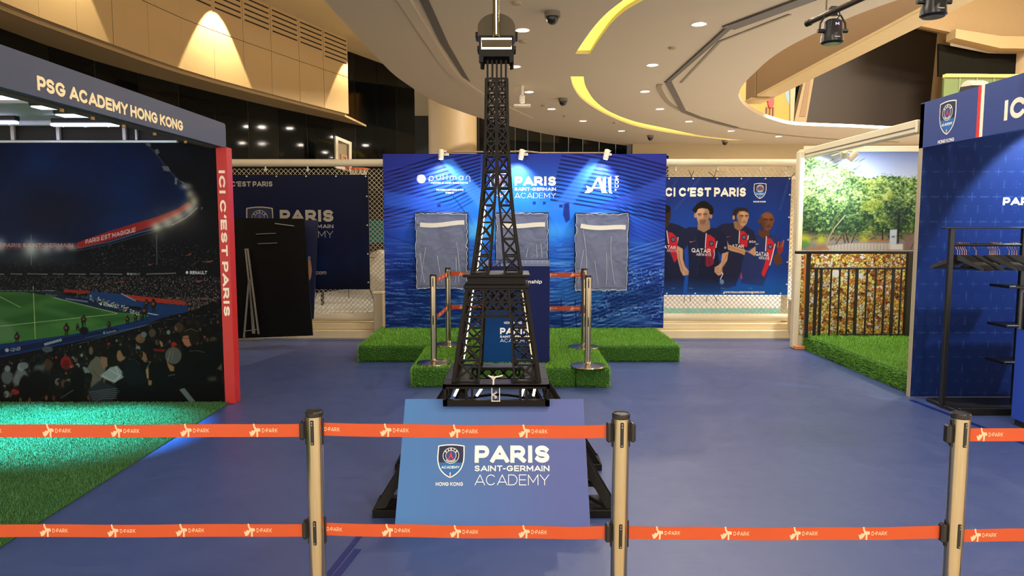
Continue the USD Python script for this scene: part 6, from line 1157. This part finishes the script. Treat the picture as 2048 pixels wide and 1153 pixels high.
# ================================================================== the players banner on the right fence
pl = faceY(9.94); t = thing('fence_banner', 'blue banner printed with four players in dark kit, tied to the right fence', 'banner', pl.pt(3.1, 1.2)); u0, v1 = pl.loc(1318, 354); u1, v0 = pl.loc(1582, 590); u1 = pl.loc(1579, 470)[0]
obj('sheet', MB().box(pl.pt(u0, v0, -.012), pl.pt(u1, v1, 0)), mat('banner_back2', (30, 50, 120), .6), t)
K = Print(pl, u0, u1, v0, v1, .0047, (26, 58, 142)); X, Y = K.X, K.Y; ZX = lambda q: [(1320 + a / 5.239, 380 + b / 5.24) for a, b in q]
K.mix(slice(None), np.clip((430 - Y) / 80, 0, 1) * .9, (34, 48, 112)); K.mix(slice(None), np.clip((1500 - X) / 160, 0, 1) * np.clip((Y - 400) / 60, 0, 1) * .5, (34, 88, 190)); K.mix(slice(None), np.clip((Y - 540) / 40, 0, 1) * .8, (22, 96, 190))
for a, b_ in (((1350, 420), (1400, 356)), ((1560, 420), (1577, 360)), ((1470, 380), (1500, 356)), ((1330, 400), (1352, 362))): K.line([a, b_], 5, (70, 96, 170), .25)
NV, NVD, RED, SK1, SK2, SK3 = (28, 33, 62), (20, 23, 46), (196, 38, 54), (204, 158, 124), (196, 150, 114), (116, 72, 50)
def P_(q, c, a=1, soft=.8): K.poly(sg.Polygon(ZX(q)).buffer(.0), c, a, soft)
def L_(q, w, c, a=1): K.line(ZX(q), w / 5.24, c, a)
def E_(x, y, rx, ry, c, a=1, soft=.25, ang=0): (px, py), = ZX([(x, y)]); K.ell(px, py, rx / 5.24, ry / 5.24, c, a, soft, ang)
def face(cx_, cy_, w, h, skin, turn=0.0, beard=0.0, brow=(40, 28, 22)):
    sk = np.array(skin, float); dk, lt = sk * .62, np.minimum(sk * 1.14, 255); pts = [(cx_ + w * .5 * (math.sin(a) * (1 if math.cos(a) > -.2 else .86)), cy_ - h * .5 * math.cos(a)) for a in np.linspace(0, 2 * math.pi, 24, endpoint=False)]
    P_(pts, skin); E_(cx_ + w * (.28 + turn * .2), cy_ + h * .05, w * .2, h * .38, dk, .5, .6) if turn <= 0 else E_(cx_ - w * .32, cy_ + h * .1, w * .2, h * .4, dk, .5, .6)
    E_(cx_ - w * .1 + turn * w * .2, cy_ - h * .26, w * .26, h * .12, lt, .6, .6); ox = turn * w * .26
    for s_ in (-1, 1):
        ex = cx_ + ox + s_ * w * .2; L_([(ex - w * .12, cy_ - h * .075), (ex, cy_ - h * .105), (ex + w * .11, cy_ - h * .08)], h * .042, brow); E_(ex, cy_ - h * .02, w * .1, h * .045, dk, .7, .5); E_(ex, cy_ - h * .02, w * .055, h * .026, (230, 222, 214), .7, .4); E_(ex + turn * 2, cy_ - h * .02, w * .03, h * .026, (24, 18, 16), 1, .3)
    L_([(cx_ + ox * 1.15 - w * .02, cy_), (cx_ + ox * 1.3 - w * .04, cy_ + h * .14)], h * .03, lt, .7); L_([(cx_ + ox * 1.2 - w * .08, cy_ + h * .165), (cx_ + ox * 1.2 + w * .08, cy_ + h * .165)], h * .03, dk, .9)
    if beard: P_([(cx_ + ox - w * .24, cy_ + h * .2), (cx_ + ox, cy_ + h * .2), (cx_ + ox + w * .24, cy_ + h * .2), (cx_ + ox * .9 + w * .2, cy_ + h * .44), (cx_ + ox * .8, cy_ + h * .5), (cx_ + ox * .9 - w * .2, cy_ + h * .42)], brow, beard, 2)
    L_([(cx_ + ox - w * .13, cy_ + h * .275), (cx_ + ox + w * .13, cy_ + h * .275)], h * .05, np.array((150, 84, 76)) * (sk.mean() / 150), .95); L_([(cx_ + ox - w * .12, cy_ + h * .275), (cx_ + ox + w * .12, cy_ + h * .275)], h * .014, dk * .6)
def kit(x0, y0, x1, y1, cx_, cy_, red, whiteL, whiteR, txt, sl=0.0):
    P_(red, RED); L_(whiteL, 9, (236, 232, 228)); L_(whiteR, 9, (236, 232, 228)); E_(cx_, cy_, 26, 28, (30, 30, 56), 1, .15); E_(cx_, cy_, 17, 18, (170, 160, 176), .8, .2); L_([(cx_ - 10, cy_ + 8), (cx_, cy_ - 10), (cx_ + 10, cy_ + 8)], 5, (40, 36, 60))
def qatar(x0, x1, yb, yt, dy, full=True):
    a, b_ = ZX([(x0, yb), (x1, yt)]); K.text('QATAR' if full else 'ATAR', a[0], a[1], b_[0], b_[1], (236, 232, 230), .2, 1, dy / 5.24); c, d = ZX([(x0 + (x1 - x0) * .24, yb + 36 + dy * .3), (x1 + 4, yb + 4)]); K.text('AIRWAYS', c[0], c[1] - .8, d[0], d[1] + .4, (236, 232, 230), .2, 1, dy / 7)
def swoosh(x, y, s): P_([(x - 32 * s, y - 6 * s), (x - 30 * s, y + 6 * s), (x - 18 * s, y + 9 * s), (x + 34 * s, y - 10 * s), (x - 16 * s, y + 0 * s), (x - 24 * s, y - 4 * s)], (222, 96, 96), 1, .5)
# 1: cut by the backdrop
E_(62, 255, 52, 92, (58, 36, 28)); E_(66, 200, 46, 42, (24, 18, 16)); P_([(40, 330), (90, 320), (112, 370), (60, 430), (20, 430)], (66, 42, 32)); P_([(20, 430), (60, 420), (110, 345), (200, 370), (290, 420), (300, 560), (250, 640), (265, 830), (240, 1100), (20, 1100)], NV)
kit(0, 0, 0, 0, 138, 520, [(85, 440), (130, 450), (180, 500), (195, 560), (180, 640), (190, 720), (150, 760), (85, 600)], [(72, 430), (88, 560)], [(190, 500), (190, 570)], ''); qatar(40, 168, 615, 580, 10, False); P_([(110, 640), (185, 640), (190, 740)], (150, 40, 60), .7, 8)
# 3 behind: right of the middle one
P_([(600, 390), (660, 355), (760, 350), (830, 420), (890, 380), (980, 430), (1005, 500), (1005, 600), (930, 610), (880, 700), (850, 860), (790, 1010), (640, 1050), (640, 900), (650, 560), (590, 470)], (36, 38, 66)); P_([(770, 330), (780, 400), (830, 435), (880, 390), (870, 340)], (150, 108, 80)); face(868, 288, 128, 190, SK2, .45, .0); P_([(762, 280), (768, 215), (810, 190), (880, 186), (922, 205), (924, 240), (880, 222), (830, 226), (800, 260), (790, 310), (775, 320)], (46, 36, 30), 1, 2); E_(772, 290, 13, 24, SK2)
kit(0, 0, 0, 0, 880, 496, [(838, 435), (880, 430), (915, 470), (922, 540), (912, 600), (838, 590)], [(834, 435), (826, 560)], [(926, 480), (920, 520)], ''); qatar(750, 880, 605, 570, 6, False); swoosh(712, 494, .9); a, b_ = ZX([(934, 556), (1004, 532)]); K.text('GOA', a[0], a[1], b_[0], b_[1], (236, 232, 228), .24)
P_([(690, 575), (700, 530), (720, 575), (840, 610), (930, 645), (1000, 590), (1006, 660), (990, 710), (950, 715), (840, 665), (740, 640), (700, 620)], SK2); P_([(690, 530), (702, 530), (716, 580), (696, 590)], SK2); L_([(720, 600), (840, 640), (950, 690)], 10, np.array(SK2) * .75, .6)
# 4: far right
P_([(1010, 500), (1030, 460), (1110, 480), (1190, 470), (1260, 530), (1270, 640), (1210, 640), (1160, 740), (1110, 930), (1080, 1010), (850, 980), (860, 760), (900, 640), (1000, 700)], (38, 52, 104)); P_([(1034, 420), (1150, 430), (1140, 490), (1080, 505), (1030, 470)], np.array(SK3) * .8); face(1124, 330, 150, 200, SK3, .32, 0, (34, 20, 16)); E_(1118, 268, 56, 24, np.array(SK3) * 1.25, .6, .5); E_(1038, 330, 12, 26, np.array(SK3) * .8)
kit(0, 0, 0, 0, 1156, 596, [(1116, 500), (1160, 510), (1200, 560), (1190, 640), (1150, 780), (1090, 920), (1062, 880), (1120, 700)], [(1114, 490), (1106, 640)], [(1206, 570), (1170, 720), (1150, 790)], ''); qatar(1000, 1140, 690, 645, 14, True); L_([(1000, 570), (1030, 568)], 6, (230, 226, 222)); P_([(1190, 700), (1230, 650), (1280, 720), (1275, 770), (1225, 800), (1195, 760)], np.array(SK3) * .8)
P_([(1228, 560), (1245, 540), (1255, 590), (1285, 535), (1298, 530), (1290, 640), (1250, 690), (1228, 640)], (140, 50, 50)); L_([(1232, 600), (1245, 545)], 12, (170, 90, 80)); L_([(1260, 600), (1272, 545)], 9, (150, 80, 70)); L_([(1282, 600), (1296, 530)], 11, (170, 100, 90))
P_([(850, 860), (865, 930), (840, 930)], (190, 60, 70))
# 2: the middle one in front
P_([(395, 395), (300, 390), (205, 445), (180, 590), (240, 640), (290, 565), (305, 800), (285, 1080), (640, 1080), (630, 800), (605, 640), (650, 690), (712, 650), (700, 500), (640, 410), (525, 395), (460, 455)], NV); L_([(300, 560), (320, 700), (305, 800)], 14, NVD, .6); L_([(600, 620), (560, 800), (600, 980)], 16, NVD, .5); L_([(400, 800), (560, 850)], 14, NVD, .5); L_([(360, 480), (420, 700), (380, 900)], 10, (46, 52, 92), .6)
P_([(398, 330), (392, 420), (460, 450), (526, 412), (520, 320)], np.array(SK1) * .8); face(448, 272, 150, 205, SK1, -.08, .5, (70, 48, 36)); E_(368, 270, 12, 26, np.array(SK1) * .85); E_(534, 275, 14, 28, np.array(SK1) * .9)
hair = np.random.default_rng(8)
for k in range(70): a = hair.uniform(math.pi * 1.02, math.pi * 2.05); E_(452 + 92 * math.cos(a) * hair.uniform(.86, 1.08), 232 + 92 * math.sin(a) * hair.uniform(.72, 1.1), 17, 16, (26, 20, 18), 1, .3)
P_([(372, 215), (400, 170), (470, 160), (530, 190), (536, 240), (500, 200), (440, 190), (396, 200)], (26, 20, 18)); L_([(398, 420), (460, 450), (526, 412)], 9, (46, 50, 90))
kit(0, 0, 0, 0, 538, 564, [(482, 462), (530, 475), (575, 510), (590, 570), (575, 650), (562, 780), (500, 810), (478, 790)], [(484, 458), (474, 610)], [(598, 540), (586, 605)], ''); P_([(478, 680), (565, 680), (556, 800), (480, 815)], NV, .6, 12); swoosh(342, 544, 1.0); qatar(330, 532, 655, 610, 10)
L_([(565, 630), (572, 680), (560, 720)], 10, (210, 214, 224), .8); a, b_ = ZX([(672, 618), (694, 596)]); K.text('O', a[0], a[1], b_[0], b_[1], (236, 232, 228), .26)
P_([(180, 585), (240, 620), (240, 720), (262, 800), (302, 852), (296, 892), (244, 902), (216, 852), (192, 760), (172, 640)], SK1); L_([(196, 640), (206, 740), (240, 850)], 12, np.array(SK1) * .7, .6); 
for y in (850, 866, 882): L_([(262, y), (302, y + 4)], 6, np.array(SK1) * .75, .8)
P_([(650, 668), (718, 648), (704, 740), (652, 822), (656, 880), (612, 902), (570, 862), (572, 812), (612, 790), (640, 760)], SK1); L_([(700, 680), (660, 780), (640, 860)], 12, np.array(SK1) * .72, .6)
for y in (820, 842, 864): L_([(572, y), (622, y + 6)], 6, np.array(SK1) * .75, .8)
L_([(632, 940), (660, 880), (650, 870)], 8, (236, 236, 240)); E_(648, 966, 22, 26, (150, 160, 190), .9); 
K.mix(slice(None), np.clip((Y - 556) / 28, 0, 1) * .7, (26, 84, 168))
for x in (120, 305, 930, 640): L_([(x, 1030), (x + 36, 1034)], 6, (150, 170, 210), .6)
K.build('print', SKINPRINT, t, .86)
CR2 = mat('banner_cream', (250, 240, 218), .5, var=.01)
u_, v_ = pl.loc(1330, 393.5); w_, q_ = pl.loc(1492, 375.5); obj('lettering', MB().poly(fit(lettering("CI C'EST PARIS", .27, .16), u_, v_, w_, q_), pl, .001, .001), CR2, t)
u_, v_ = pl.loc(1447, 587); w_, q_ = pl.loc(1529, 583); obj('web_lettering', MB().poly(fit(lettering('WWW.PSGACADEMYHONGKONG.COM', .24, .16), u_, v_, w_, q_), pl, .001, .001), CR2, t)
crest(t, pl, 1520, 382, 31)
eyelets(t, pl, [(u, v1 - .025) for u in np.linspace(u0 + .14, u1 - .03, 6)] + [(u, v0 + .02) for u in np.linspace(u0 + .14, u1 - .1, 5)] + [(u1 - .02, v) for v in np.linspace(v0 + .15, v1 - .25, 5)])
X_ = lambda px: pl.loc(px, 360)[0]
ties(t, pl, [(X_(1382), v1, -.04, .09), (X_(1382), v1, .03, .09), (X_(1428), v1, -.09, .07), (X_(1428), v1, .02, .1), (X_(1580), v1 - .02, .06, .08), (X_(1374), v0, -.01, -.1), (X_(1385), v0, .0, -.1), (X_(1420), v0, -.02, -.1), (X_(1433), v0, .05, -.1)])
